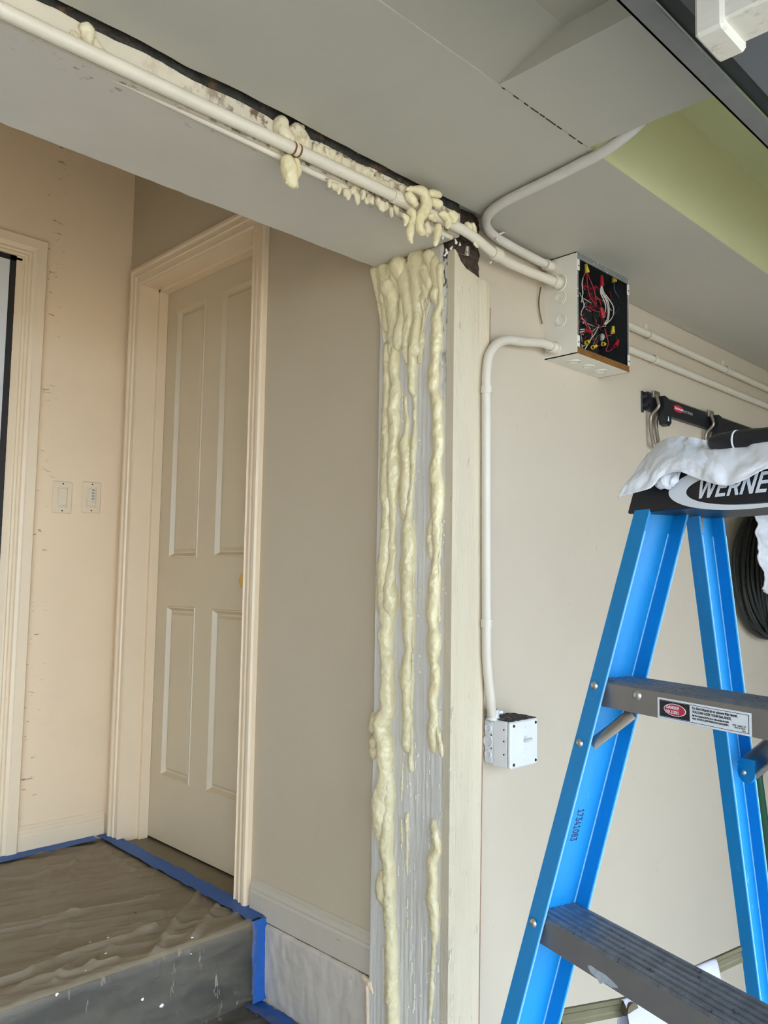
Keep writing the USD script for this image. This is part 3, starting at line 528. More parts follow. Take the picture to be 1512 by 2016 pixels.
def knock(c, n, m=M['boxpaint'], r=(.0165, .0115)):
    ms = []
    for q in r: ms.append(lathe([(q-.0022, 0), (q-.0010, .0022), (q+.0010, .0022), (q+.0022, 0)], c, n, 28))
    return cat_(ms)
for z in (2.245, 2.185): obj('knockout', knock((BX0, 1.176, z), (-1, 0, 0)), M['boxpaint'], jb, True)
for x in (1.850, 1.917, 1.985): obj('knockout', knock((x, 1.176, BZ0), (0, 0, -1)), M['boxpaint'], jb, True)
obj('knockout', knock((BX0, PY+.008, 2.286), (-1, 0, 0), r=(.022,)), M['boxpaint'], jb, True)
# wire nuts with their wires; pixel coordinates of the box crop (7.2 px per pixel)
def jp_(zx, zy, Y=1.155): return on(1050+zx/7.2, 480+zy/7.2, 1, Y)
def nut(label, zx, zy, ang, L, R, col, wires, Y=1.145):
    """ang: direction of the closed tip in the picture, degrees from up, clockwise"""
    a = math.radians(ang); base = jp_(zx, zy, Y); d = np.array([math.sin(a)*.9, 0, math.cos(a)]); d /= np.linalg.norm(d)
    t = thing('wire_nut', label, 'wire connector', base, 'wire nuts in the open junction box')
    prof = [(0, L), (R*.55, L), (R*.72, L*.93), (R*.8, L*.55), (R, L*.25), (R*1.05, 0), (R*.7, 0), (R*.6, .004)]
    obj('cap', lathe(prof, base, d, 12), M[col], t, 25)
    for wc, pts in wires:
        P = [base+d*.004]+[jp_(*q) for q in pts]; obj('wire', tube(crom(P, 6), .0016, 6), M[wc], t, True)
    return t
nut('yellow wire nut at the top left corner of the open box, on red wires', 765, 410, -20, .024, .0062, 'nut_y', [('w_red', [(760, 500), (770, 620), (800, 750), (860, 830), (900, 900)]), ('w_red', [(790, 480), (850, 620), (880, 760), (890, 860)]), ('w_white', [(720, 440), (690, 560), (700, 700), (680, 830)]), ('w_red', [(710, 470), (700, 600), (740, 650)])])
nut('tall red wire nut above four curving white wires', 968, 600, 0, .030, .0066, 'nut_r', [('w_white', [(960, 680), (1020, 780), (1055, 900), (1050, 1050), (1000, 1140)]), ('w_white', [(980, 690), (1050, 800), (1075, 930), (1060, 1080), (1010, 1140)]), ('w_white', [(1000, 690), (1060, 770), (1135, 900), (1120, 1040), (1020, 1150)]), ('w_white', [(950, 690), (1000, 800), (1025, 900), (1010, 1000)])])
nut('yellow wire nut at the top right on a dark blue wire', 1150, 540, -12, .026, .0072, 'nut_y', [('w_blue', [(1145, 600), (1160, 680), (1210, 760), (1240, 850), (1180, 960), (1130, 1010)])])
nut('red wire nut lying diagonally in the middle of the box', 990, 1050, -30, .030, .0068, 'nut_r', [('w_red', [(1000, 1120), (960, 1180), (900, 1150), (880, 1060)]), ('w_black', [(960, 1130), (940, 1200), (990, 1250)])])
nut('red wire nut lying sideways on white wires', 760, 1215, 95, .026, .0062, 'nut_r', [('w_white', [(720, 1210), (690, 1215), (665, 1215)]), ('w_white', [(720, 1235), (690, 1245), (660, 1250)]), ('w_red', [(720, 1260), (680, 1270), (660, 1275)])])
nut('yellow wire nut low at the right side of the box', 1125, 1265, 8, .020, .0058, 'nut_y', [('w_black', [(1150, 1300), (1180, 1340), (1160, 1400), (1100, 1430)]), ('w_red', [(1110, 1290), (1060, 1300), (1030, 1330)])])
nut('yellow wire nut facing out near the bottom left, its open mouth showing', 755, 1405, 60, .014, .0066, 'nut_y', [('w_black', [(730, 1420), (690, 1430), (665, 1445)]), ('w_white', [(740, 1430), (690, 1455), (660, 1470)])], 1.14)
nut('yellow wire nut lying flat at the bottom middle of the box', 840, 1470, 68, .022, .0056, 'nut_y', [('w_black', [(810, 1490), (780, 1500)]), ('w_green', [(830, 1480), (860, 1400), (910, 1300)])], 1.14)
nut('short yellow wire nut beside the flat one at the bottom', 985, 1420, 80, .012, .0058, 'nut_y', [('w_red', [(960, 1440), (900, 1440), (860, 1400)])], 1.14)
nut('red wire nut low in the right corner of the box', 1165, 1450, 38, .024, .0066, 'nut_r', [('w_red', [(1140, 1470), (1080, 1520), (1030, 1510), (1060, 1400), (1010, 1200)])])
wb = thing('wire_bundle', 'tangle of red, white, black and green wires filling the box', 'wires', jp_(820, 1000, 1.18))
rw = random.Random(5)
for i in range(22):
    c = rw.choice(['w_red', 'w_red', 'w_red', 'w_white', 'w_black', 'w_green', 'w_black']); y0 = rw.uniform(1.15, 1.20)
    x0, z0 = rw.uniform(650, 900), rw.uniform(650, 1480); pts = [jp_(x0, z0, y0)]
    for k in range(rw.randint(3, 5)):
        x0 = min(max(x0+rw.uniform(-110, 170), 650), 1180); z0 = min(max(z0+rw.uniform(-190, 190), 600), 1500); pts.append(jp_(x0, z0, min(max(y0+rw.uniform(-.02, .02), 1.14), 1.21)))
    obj('wire', tube(crom(pts, 7), .0016, 6), M[c], wb, True)

# ================================================================== SWITCH BOX
sb = thing('switch_box', 'grey white surface switch box with a toggle at the foot of the vertical conduit', 'electrical box', (1.588, WR, 1.075)); SX0, SX1, SZ0, SZ1 = 1.536, 1.640, 1.075, 1.179
obj('back_box', bx(SX0, SX1, 1.197, WR, SZ0+.002, SZ1-.001, .004), M['switchbox'], sb, False)
obj('extension_ring', bx(SX0+.0005, SX1, 1.1575, 1.1985, SZ0-.0005, SZ1, .0015), M['switchbox'], sb, False)
cv = obj('cover', bx(SX0-.0005, SX1+.001, 1.145, 1.1565, SZ0-.002, SZ1+.001, .004), M['switchbox'], sb, False)
obj('cover_screw', cat_([lathe([(0, 0), (.0032, 0), (.0036, .0015)], (x, 1.1435, z), (0, 1, 0), 12) for x in (SX0+.01, SX1-.009) for z in (SZ0+.008, SZ1-.009)]), M['dark'], cv, False)
tg = obj('toggle', tube([(1.588, 1.146, 1.132), (1.588, 1.138, 1.134), (1.588, 1.126, 1.139)], [.0048, .0045, .0034], 10), M['switchbox'], cv, True)
obj('toggle_slot', frame_ring([(0, .0006), (.0012, .0014), (.0024, .0002)], 1.5825, 1.5935, 1.111, 1.141, lambda u, v, h: (u, 1.145-h, v), True), M['switchbox'], cv, False)
obj('plate_dimple', cat_([knock((1.588, 1.145, z), (0, -1, 0), r=(.0038,)) for z in (1.160, 1.098)]), M['switchbox'], cv, True)
for z, q in ((1.158, .0085), (1.128, .0125), (1.098, .0085)): obj('knockout', knock((SX0, 1.2115, z), (-1, 0, 0), r=(q,)), M['switchbox'], sb, True)
obj('screw_hole', cat_([lathe([(0, 0), (.0019, 0), (.0019, .001)], (SX0-.0007, y, z), (1, 0, 0), 10) for y, z in ((1.202, 1.143), (1.202, 1.113), (1.166, 1.160), (1.166, 1.134), (1.166, 1.104))]), M['dark'], sb, False)
def gr(u, v):
    x = SX0+.002+u*(SX1-SX0-.004); y = 1.148+v*(WR-1.149); n = meshkit.fbm(np.stack([x*140, y*140, x*0], -1), 4, 2)
    return np.stack([x, y, SZ1+.0008+.0035*n*np.clip(v*6, 0, 1)], -1)
obj('grime', thick(grid(gr, 40, 36), .001), M['soot'], sb, True, label='black grime on the top of the box')

# ================================================================== FOAM
def st(px, plane, off=.35, rs=1.0, sub=5):
    """pixel strand (x, y, width) -> points with radius lying against a plane (axis, value, side)"""
    ax, val, sg = plane; P = []
    for x, y, w in px:
        q = on(x, y, ax, val); r = w*.5*depth(q)/FPX*rs; q = on(x, y, ax, val+sg*off*r); P.append([*q, r])
    P = np.array(P)
    return crom(P, sub) if len(P) > 2 else P
Z5 = lambda L: [(650+x/5.04, 450+y/5.04, w/5.04) for x, y, w in L]
Z6 = lambda L: [(650+x/4.031, 850+y/4.031, w/4.031) for x, y, w in L]
Z7 = lambda L: [(650+x/3.027, 1350+y/3.027, w/3.027) for x, y, w in L]
A = (0, AX, -1)
def sA(L, off=.35, rs=1.0): return st(L, A, off, rs)
fm = thing('foam_mass', 'thick mass of cream expanding foam bulging at the top of the post', 'foam', (AX, 1.35, 2.1), 'foam runs on the post')
top = Z5([(640, 400, 170), (640, 560, 170), (640, 760, 140), (650, 950, 120), (660, 1120, 100)])
skin = [sA(top, -.35), sA(Z5([(900, 330, 260), (900, 480, 230), (900, 650, 190), (890, 800, 140), (880, 950, 100)]), -.4), sA(Z5([(520, 420, 130), (540, 600, 110), (560, 800, 90), (570, 1000, 90)]), -.3), sA(Z5([(760, 470, 200), (790, 700, 170), (800, 900, 140)]), -.25), sA(Z5([(600, 650, 150), (640, 850, 140), (650, 1080, 110)]), -.2), sA(Z5([(960, 420, 190), (980, 620, 130)]), -.3), sA(Z5([(1040, 330, 130), (1060, 480, 110), (1070, 620, 80), (1075, 760, 60)]), -.3)]
obj('foam_skin', blob(skin, .0028, .006, .0016, 60, seed=11), M['foam'], fm, True)
for L, sd in (
    (Z5([(445, 425, 90), (455, 520, 56), (470, 620, 44), (495, 800, 34), (525, 1000, 28), (540, 1120, 22)]), 1),
    (Z5([(540, 400, 110), (555, 500, 125), (590, 600, 150), (630, 690, 125), (625, 770, 95), (610, 850, 88), (625, 920, 76), (630, 1000, 84), (615, 1080, 76), (640, 1120, 70), (612, 1180, 66), (605, 1235, 54)]), 2),
    (Z5([(690, 370, 175), (705, 440, 140), (735, 520, 90), (770, 590, 68), (785, 680, 70), (788, 780, 76), (795, 860, 58), (785, 940, 76), (768, 1030, 86), (752, 1120, 72), (748, 1200, 56), (755, 1280, 44), (762, 1345, 26)]), 3),
    (Z5([(840, 290, 115), (830, 370, 115), (835, 440, 80), (850, 510, 70), (890, 560, 60), (930, 610, 50)]), 4),
    (Z5([(860, 420, 60), (910, 430, 85), (965, 490, 90), (985, 560, 80), (960, 630, 70), (915, 690, 62), (880, 780, 64), (872, 880, 72), (865, 960, 84), (850, 1060, 96), (848, 1140, 108), (850, 1215, 120), (835, 1255, 100), (822, 1330, 88), (820, 1430, 84), (815, 1530, 76), (818, 1610, 62), (830, 1650, 36)]), 5),
    (Z5([(985, 270, 110), (1000, 360, 80), (1010, 440, 56), (1015, 540, 50)]), 6), (Z5([(735, 600, 50), (735, 700, 70), (725, 850, 90), (700, 1000, 110), (690, 1110, 110), (672, 1180, 80)]), 7)):
    obj('foam_strand', blob([sA(L, .25, 1.12)], .0021, .003, .0022, 75, seed=sd, amp2=.003), M['foam'], fm, True)
lr = random.Random(12)
for i in range(16):
    x0, y0 = lr.uniform(500, 1060), lr.uniform(280, 620); w0 = lr.uniform(40, 85); L = [(x0, y0, w0), (x0+lr.uniform(-30, 30), y0+lr.uniform(40, 80), w0*lr.uniform(.8, 1.15)), (x0+lr.uniform(-40, 40), y0+lr.uniform(110, 170), w0*.6)]
    if lr.random() < .5: L.append((L[-1][0]+lr.uniform(-20, 20), L[-1][1]+lr.uniform(60, 160), w0*.35))
    obj('foam_lobe', blob([sA(Z5(L), .55)], .0021, .003, .0022, 75, seed=200+i, amp2=.003), M['foam'], fm, True)
pl = [sA(Z5(L), .2) for L in ([(960, 690, 26), (965, 780, 22), (935, 860, 28), (925, 960, 30), (920, 1080, 34), (925, 1180, 30)], [(905, 1050, 40), (905, 1150, 60), (895, 1250, 50), (890, 1320, 44)], [(1010, 560, 34), (1000, 680, 26), (970, 800, 22), (945, 900, 16)])]
obj('foam_peel', blob(pl, .0018, .002, .0018, 160, seed=8), M['foam'], fm, True)
def run(name, label, parts, seeds=0, amp=.0027, freq=95):
    P0 = sA(parts[0])[0][:3]; t = thing(name, label, 'foam', P0, 'foam runs on the post')
    for i, L in enumerate(parts):
        wm = max(p[2] for p in L); S_ = [sA(L, .25, 1.22 if wm < 24 else 1.02)]
        if 11 < wm < 28: S_.append(sA([(x+w_*.12, y, w_*1.75) for x, y, w_ in L], -.62))
        obj('strand', blob(S_, .0023, .004, amp, freq, seed=seeds+i, amp2=.0034), M['foam'], t, True)
    return t
run('foam_run', 'widest foam run down the edge of the post beside the hall wall, reaching lowest', [
    Z5([(570, 1150, 50), (565, 1280, 62), (572, 1400, 64), (568, 1550, 58), (572, 1700, 60), (565, 1850, 66), (560, 1990, 70)])+Z6([(455, 100, 66), (452, 250, 68), (445, 400, 64), (455, 520, 70), (460, 640, 62), (450, 760, 66), (450, 880, 74), (440, 1000, 78), (432, 1100, 88), (430, 1200, 84), (428, 1300, 80), (425, 1400, 70)]),
    Z5([(640, 1200, 60), (640, 1320, 74), (640, 1450, 74), (655, 1560, 66), (655, 1660, 84), (630, 1800, 96), (645, 1880, 100), (640, 1990, 92)])+Z6([(510, 100, 70), (508, 190, 74), (512, 290, 84), (515, 390, 86), (505, 480, 70), (502, 570, 56), (504, 680, 44), (500, 800, 36), (492, 900, 56), (500, 1010, 46), (490, 1110, 66), (480, 1210, 82), (488, 1310, 92), (486, 1400, 84), (490, 1470, 36)]),
    Z6([(430, 1360, 80), (450, 1460, 112), (460, 1540, 100), (445, 1620, 116), (450, 1700, 98), (440, 1760, 90), (462, 1850, 104), (458, 1950, 98), (462, 2016, 112)])+Z7([(340, 60, 92), (345, 140, 88), (318, 200, 104), (308, 250, 96), (328, 330, 100), (330, 430, 98), (334, 530, 92), (325, 620, 100), (310, 700, 112), (305, 780, 110), (300, 850, 92), (312, 900, 60)]),
    Z7([(330, 420, 60), (350, 600, 60), (345, 760, 66), (345, 880, 64), (340, 960, 62), (352, 1050, 60), (355, 1150, 62), (358, 1260, 60), (362, 1400, 58), (366, 1550, 58), (370, 1700, 60), (374, 1850, 60), (376, 2000, 62), (378, 2100, 62)]),
    Z7([(312, 1110, 22), (308, 1160, 46), (308, 1210, 56), (316, 1260, 44), (322, 1292, 24)]), Z7([(275, 190, 44), (262, 230, 34), (250, 260, 26)]), Z7([(262, 330, 42), (258, 360, 34)]), Z7([(264, 392, 44), (262, 425, 30)])], 20)
run('foam_run', 'middle foam run on the post ending above bare paint', [
    Z5([(750, 1660, 24), (755, 1780, 28), (765, 1900, 34), (760, 2000, 40)])+Z6([(592, 90, 56), (604, 190, 62), (606, 300, 66), (604, 400, 70), (600, 500, 62), (600, 600, 56), (606, 690, 50)]),
    Z5([(840, 1655, 20), (845, 1760, 20), (842, 1870, 24), (846, 1990, 30)])+Z6([(665, 100, 34), (662, 230, 36), (664, 350, 32), (650, 460, 30), (640, 560, 38), (628, 660, 46), (626, 760, 66), (632, 850, 82), (630, 940, 78), (624, 1020, 76), (620, 1100, 84), (616, 1170, 66), (620, 1270, 80), (626, 1370, 82), (624, 1470, 74), (622, 1560, 66), (626, 1640, 50), (632, 1720, 44), (620, 1800, 54), (614, 1880, 64), (614, 1960, 76), (618, 2020, 74)])+Z7([(464, 60, 44), (462, 140, 46), (464, 220, 44), (464, 290, 40), (462, 345, 42), (462, 385, 28)]),
    Z6([(662, 700, 12), (664, 900, 22), (662, 1150, 24), (664, 1350, 20), (660, 1600, 18), (656, 1800, 16), (652, 1990, 18)])+Z7([(486, 80, 18), (488, 220, 16), (486, 330, 22), (482, 420, 16), (482, 500, 18)])], 40)
run('foam_run', 'foam run on the post nearest the trim board, ending in a pointed drip', [
    Z5([(1095, 380, 56), (1092, 500, 46), (1098, 620, 40), (1092, 740, 40), (1062, 850, 56), (1062, 930, 70), (1068, 1020, 76), (1062, 1120, 80), (1056, 1220, 72), (1046, 1310, 62), (1030, 1420, 76), (1036, 1520, 80), (1030, 1610, 64), (1060, 1700, 78), (1072, 1780, 82), (1066, 1880, 72), (1078, 1980, 88)])+Z6([(858, 90, 64), (862, 170, 58), (846, 270, 66), (850, 370, 76), (862, 470, 82), (858, 560, 84), (856, 640, 72), (850, 740, 60), (846, 840, 52), (850, 930, 44), (840, 1020, 40), (836, 1120, 56), (830, 1210, 72), (830, 1300, 70), (824, 1390, 78), (820, 1480, 70), (826, 1560, 54), (836, 1640, 78), (834, 1720, 80), (826, 1800, 58), (842, 1880, 60), (846, 1960, 62)])+Z7([(622, 40, 42), (616, 100, 42), (622, 170, 36), (618, 230, 46), (616, 290, 44), (618, 345, 34), (624, 395, 16)]),
    Z6([(812, 690, 24), (800, 770, 42), (800, 860, 46), (804, 940, 38), (806, 1000, 20)]), Z6([(880, 420, 26), (886, 560, 30), (876, 700, 26), (872, 900, 22), (864, 1100, 22), (866, 1300, 20), (862, 1500, 22)]), Z7([(640, 250, 24), (655, 320, 20), (665, 380, 18), (670, 425, 12)])], 60)
run('foam_streak', 'lower separate foam streak on the post beside the trim board', [
    Z7([(614, 805, 16), (622, 860, 30), (636, 920, 42), (642, 980, 40), (626, 1010, 44), (610, 1060, 46), (616, 1130, 42), (618, 1200, 46), (614, 1270, 54), (624, 1340, 44), (622, 1420, 36), (628, 1480, 26), (618, 1560, 18), (614, 1640, 18), (606, 1750, 16), (608, 1830, 22), (600, 1900, 14), (592, 2010, 16)])], 80, .002, 150)
run('foam_streak', 'thin foam trickle below the end of the middle foam run', [
    Z7([(462, 760, 12), (458, 850, 15), (460, 950, 12), (458, 1050, 10), (462, 1150, 8), (460, 1300, 7), (462, 1420, 9), (460, 1475, 7)]), Z7([(430, 400, 9), (430, 520, 9), (425, 690, 8)]), Z7([(458, 480, 9), (456, 560, 9), (458, 610, 7)]), Z7([(425, 790, 12), (428, 900, 10), (426, 1030, 9)])], 90, .001, 150)
dr = []
for i in range(150):
    zx = rng.choice([rng.gauss(470, 60), rng.gauss(620, 60), rng.gauss(700, 40)]); zy = rng.uniform(60, 2000)
    if not 395 < zx < 740: continue
    w = rng.uniform(4, 10); L = rng.uniform(6, 60)
    dr.append(sA(Z7([(zx, zy, w), (zx+rng.uniform(-2, 2), zy+L*.5, w*.8), (zx+rng.uniform(-3, 3), zy+L, w*1.1)]), .2)[::5])
for i in range(46):
    zx = rng.choice([715, 860, 900, 905, 700, 420, 890]) + rng.gauss(0, 10); zy = rng.uniform(20, 1950); w = rng.uniform(9, 19)
    dr.append(sA(Z6([(zx, zy, w), (zx+1, zy+w*.8, w*.9)]), .2))
for zy in range(1630, 2000, 55): dr.append(sA(Z5([(715+rng.uniform(-5, 5), zy, 20), (718, zy+22, 17)]), .2))
def capsule(s):
    return tube(s[:, :3], np.maximum(s[:, 3], .0007), 6)
obj('foam_droplets', cat_([cat_([capsule(s), trimesh.creation.icosphere(1, max(s[-1, 3]*1.15, .0009)).apply_translation(s[-1, :3])]) for s in dr]), M['foam_drop'], None, True, 'tiny cream foam droplets and threads spattered over the post', 'foam', None, 'stuff')
# foam along the beam
B = (1, 1.170, -1)
ZA = lambda L: [(x/3.024, y/3.024, w/3.024) for x, y, w in L]
ZB = lambda L: [(450+x/3.024, 100+y/3.024, w/3.024) for x, y, w in L]
ZC = lambda L: [(780+x/6.574, 350+y/6.574, w/6.574) for x, y, w in L]
def clump(label, parts, m='foam', plane=B, seed=0, off=.2, amp=.0030, freq=95, name='foam_clump'):
    S = [st(L, plane, off) for L in parts]; t = thing(name, label, 'foam', S[0][0][:3], 'foam clumps along the beam')
    for i, s in enumerate(S): obj('lobe', blob([s], .0022, .003, amp, freq, seed=seed+i), M[m], t, True)
    return t
BF = (1, 1.186, -1)
clump('stained foam clump at the far left of the beam', [ZA([(480, 165, 40), (520, 175, 70), (520, 220, 66), (530, 270, 40), (545, 300, 30)]), ZA([(440, 200, 40), (435, 240, 44), (440, 270, 34)]), ZA([(560, 250, 44), (590, 290, 40), (620, 315, 30), (590, 330, 22)])], 'foam_old', BF, 100)
clump('foam clump behind the conduit at its rust rings', [ZB([(310, 435, 90), (320, 490, 100), (350, 530, 100)]), ZB([(400, 470, 80), (430, 520, 90), (455, 570, 80)]), ZB([(380, 480, 70), (390, 550, 60)]), ZB([(430, 455, 40), (400, 450, 30)])], 'foam_old', BF, 110)
clump('knobbly foam drip hanging below the conduit rust rings', [ZB([(345, 650, 70), (360, 690, 90), (365, 740, 86), (375, 790, 66)]), ZB([(395, 660, 50), (405, 710, 54), (385, 750, 60)]), ZB([(350, 760, 44), (345, 785, 26)]), ZB([(400, 790, 44), (408, 808, 26)])], 'foam', (1, 1.185, -1), 120)
rr = random.Random(3)
for (lab, xa, ya, xb, yb, n, wmin, wmax, lmin, lmax, pln, sd) in (
        ('fringe of short foam drips above the conduit between rust rings and foam knot', 505, 560, 1010, 815, 44, 14, 34, 25, 85, BF, 130),
        ('fringe of foam drips below the conduit left of the foam knot', 600, 780, 1030, 950, 20, 16, 36, 14, 60, (1, 1.186, -1), 140)):
    t = thing('foam_fringe', lab, 'foam', on(450+xa/3.024, 100+ya/3.024, 1, 1.17), 'foam clumps along the beam'); ss = []
    for i in range(n):
        f = (i+rr.uniform(-.4, .4))/n; f = min(max(f, 0), 1); x = xa+f*(xb-xa); y = ya+f*(yb-ya)+rr.uniform(-18, 18); wd = rr.uniform(wmin, wmax); l = rr.uniform(lmin, lmax)
        ss.append(st(ZB([(x, y, wd), (x+rr.uniform(-4, 4), y+l*.5, wd*.9), (x+rr.uniform(-6, 6), y+l, wd*.55)]), pln, .1))
    obj('drips', blob(ss, .0024, .003, .0022, 130, seed=sd), M['foam_old'], t, True)
    tag(t.GetChild('drips'), kind='stuff')
KN = (1, 1.150, -1)
clump('big foam knot looped over the conduit just left of the post', [
    ZC([(150, 150, 60), (250, 150, 90), (330, 180, 120), (380, 260, 130), (390, 350, 130), (360, 440, 130), (310, 520, 120), (300, 600, 110), (320, 680, 90), (345, 720, 60)]),
    ZC([(160, 220, 90), (200, 280, 110), (240, 340, 90)]), ZC([(440, 200, 90), (500, 210, 90), (560, 220, 60)]), ZC([(470, 300, 80), (540, 340, 110), (590, 350, 50)]),
    ZC([(190, 430, 90), (230, 490, 70), (200, 570, 80), (185, 660, 90), (180, 750, 90), (200, 840, 40)]), ZC([(100, 490, 60), (140, 540, 60), (110, 610, 40)]), ZC([(440, 500, 90), (500, 540, 80)]),
    ZC([(540, 640, 90), (540, 720, 90), (520, 800, 70), (505, 880, 30)])], 'foam', KN, 150, .1)
clump('ragged grey brown foam shreds behind the knot', [ZC([(390, 590, 70), (400, 660, 80), (430, 720, 60)]), ZC([(360, 700, 50), (400, 740, 50)]), ZC([(60, 120, 80), (90, 200, 70), (40, 230, 70)])], 'foam_old', (1, 1.168, -1), 170, .1, .0055, 150)
clump('foam collar wrapped round the conduit right of the knot', [ZC([(590, 470, 70), (640, 500, 90), (680, 560, 80), (660, 640, 50)]), ZC([(700, 470, 90), (750, 500, 90), (750, 560, 60)])], 'foam', (1, 1.155, -1), 180, .1)
clump('greenish foam drip hanging in front of the dark hole', [ZC([(910, 600, 60), (930, 650, 90), (960, 700, 80), (980, 740, 40)]), ZC([(980, 610, 80), (1010, 670, 60), (1020, 760, 34), (1015, 850, 26), (1050, 890, 40)])], 'foam', (1, 1.17, -1), 190, .1)

# ================================================================== TOOL RAIL
RZ0, RZ1 = 2.036, 2.092; RX0 = 2.300
tl = thing('tool_rail', 'black wall rail for hanging tools on the right wall', 'rail', (RX0, WR, RZ0))
obj('rail_body', prism(Polygon([(1.222, RZ0), (1.206, RZ0), (1.2, RZ0+.006), (1.2, RZ1-.006), (1.206, RZ1), (1.222, RZ1)]), 'x', RX0+.012, 5.2), M['black'], tl, False)
ec = obj('rail_end', cat_([bx(RX0, RX0+.013, 1.2205, WR, RZ0-.008, RZ1+.004, .002), bx(RX0+.002, RX0+.013, 1.204, 1.222, RZ0+.008, RZ0+.020), bx(RX0+.002, RX0+.013, 1.204, 1.222, RZ1-.022, RZ1-.010)]), M['black'], tl, False)
def on_rail(m2, x, z, y=1.1995):
    v = m2.vertices; m2.vertices = np.c_[v[:, 0]+x, y-v[:, 2], v[:, 1]+z]; m2.invert(); return m2
el = affinity.scale(Point(0, 0).buffer(1, 24), .036, .0115)
el = el.intersection(sbox(-.031, -.012, .031, .012))
obj('badge', on_rail(trimesh.creation.extrude_polygon(el, .0008, engine='earcut'), 2.498, 2.066), M['red'], tl, False, label='red badge')
obj('lettering', on_rail(meshkit.text_mesh('Rubbermaid', .0075, .0006), 2.472, 2.0625, 1.1986), M['white'], tl, False)
obj('lettering', on_rail(meshkit.text_mesh('FASTTRACK', .0085, .0006), 2.533, 2.060), M['greyink'], tl, False)
def hook(label, x):
    t = thing('rail_hook', label, 'hook', (x, 1.2, RZ0), 'hooks on the tool rail'); y = 1.198
    obj('clip', bx(x-.022, x+.020, y-.005, y+.004, RZ1-.018, RZ1+.005, .002), M['hookmetal'], t, False)
    bd = Polygon([(x+.006, RZ1-.014), (x+.028, RZ1-.018), (x+.036, RZ0+.004), (x+.046, RZ0-.012), (x+.046, RZ0-.034), (x+.034, RZ0-.044), (x+.016, RZ0-.040), (x+.008, RZ0-.024)]).buffer(.003)
    lv = obj('lever', prism(bd, 'y', y-.026, y-.004), M['black'], t, False)
    obj('arrow_mark', prism([(x+.024, RZ0-.032), (x+.034, RZ0-.032), (x+.029, RZ0-.016)], 'y', y-.0268, y-.0258), M['white'], lv, False)
    for sx in (-.012, .024):
        p = [(x+sx, y-.006, RZ1-.008), (x+sx, y-.013, RZ0+.026), (x+sx, y-.014, RZ0+.008), (x+sx, y+.008, RZ0-.014), (x+sx, y+.013, RZ0-.034), (x+sx, y+.010, RZ0-.07), (x+sx*.9, y+.002, RZ0-.115)]
        obj('arm', tube(crom(p, 6), .0055, 8), M['hookmetal'], t, True)
    obj('crossbar', tube([(x-.012, y+.003, RZ0-.110), (x+.020, y+.003, RZ0-.110)], .004, 8), M['hookmetal'], t, True)
    return t
hook('satin metal rail hook at the near end of the black rail', 2.345); hook('satin metal rail hook just above the black handled tool', 2.735); hook('satin metal rail hook at the right edge of the picture', 3.19)

# ================================================================== LADDER
E1 = np.array([.284687, .95862, 0]); E2 = np.array([.95862, -.284687, 0]); E3 = np.array([0, 0, 1.])
def LW(P): P = np.asarray(P, float); return P[..., :1]*E1+P[..., 1:2]*E2+P[..., 2:3]*E3
def toL(m): m = m.copy(); m.vertices = LW(m.vertices); m.invert(); return m
e1w = lambda z: .828+.091*(1.594-z); e2f = lambda z: .824+.27*(z-1.594); e2r = lambda z: .930+.264*(1.575-z)
CAPB = 1.598; LWID = lambda z: .330+.182*(1.594-z)       # inside width between the two sides
la = thing('step_ladder', 'blue fibreglass stepladder with black top cap standing in front of the right wall', 'ladder', LW([.7, .75, GF]))
def onL(px, py, fn):
    d = ray(px, py); lo, hi = .3, 4.0
    g = lambda t: fn(*(np.array([(EYE+d*t)@E1, (EYE+d*t)@E2, (EYE+d*t)[2]])))
    for _ in range(60):
        mid = (lo+hi)/2
        if g(lo)*g(mid) <= 0: hi = mid
        else: lo = mid
    P = EYE+d*lo; return np.array([P@E1, P@E2, P[2]])
cl_ = onL(1240, 1012, lambda a, b, z: a-(e1w(CAPB)+.012)); CE1 = cl_[0]; CF = cl_[1]-.004; CB = cl_[2]; CT = CB+.064; CD = e2r(CB)+.062-CF
def stile(side, rear):
    w2, w1, tk = (.052, .024, .0042) if rear else (.076, .028, .0045)
    c = sbox(0, 0, w2, w1).difference(sbox(tk, tk, w2-tk, w1+.01)); c = c.buffer(-.0009).buffer(.0009, 4)
    ztop, zb = CB+.004, GF+.02; rows = []
    m = trimesh.creation.extrude_polygon(c, 1, engine='earcut'); v = m.vertices.copy(); z = zb+v[:, 2]*(ztop-zb)
    e2 = (e2r(z) if rear else e2f(z))+v[:, 0]
    e1 = e1w(z)-v[:, 1] if side == 0 else e1w(z)-LWID(z)-.0+v[:, 1]
    m.vertices = np.c_[e1, e2, z]
    if side == 1: m.invert()
    s = obj('rear_rail' if rear else 'front_rail', toL(m), M['blue'], la, 25)
    if side == 0:   # worn pale edges on the lips and along the inner corners
        ed = []
        for a, b in ((.002, w1), (w2-tk-.001, tk), (w2-.002, w1)):
            zz = np.linspace(zb, ztop-.03, 40); e2 = (e2r(zz) if rear else e2f(zz))+a; ed.append(tube(np.c_[e1w(zz)-b, e2, zz], .0013, 6))
        obj('worn_edge', toL(cat_(ed)), M['blue_edge'], s, True, label='pale worn edges')
    ft = np.array([[e1w(GF)-(0 if side == 0 else LWID(GF)), (e2r(GF) if rear else e2f(GF))]])[0]
    s0 = -1 if side == 0 else 1
    obj('foot', toL(bx(ft[0]-.004*s0*-1, ft[0]+s0*.034, ft[1]-.004, ft[1]+w2+.004, GF, GF+.035, .004)), M['black'], la, False)
    return s
sF = stile(0, False); sR = stile(0, True); stile(1, False); stile(1, True)
STZ = [1.372-.2965*k for k in range(5)]
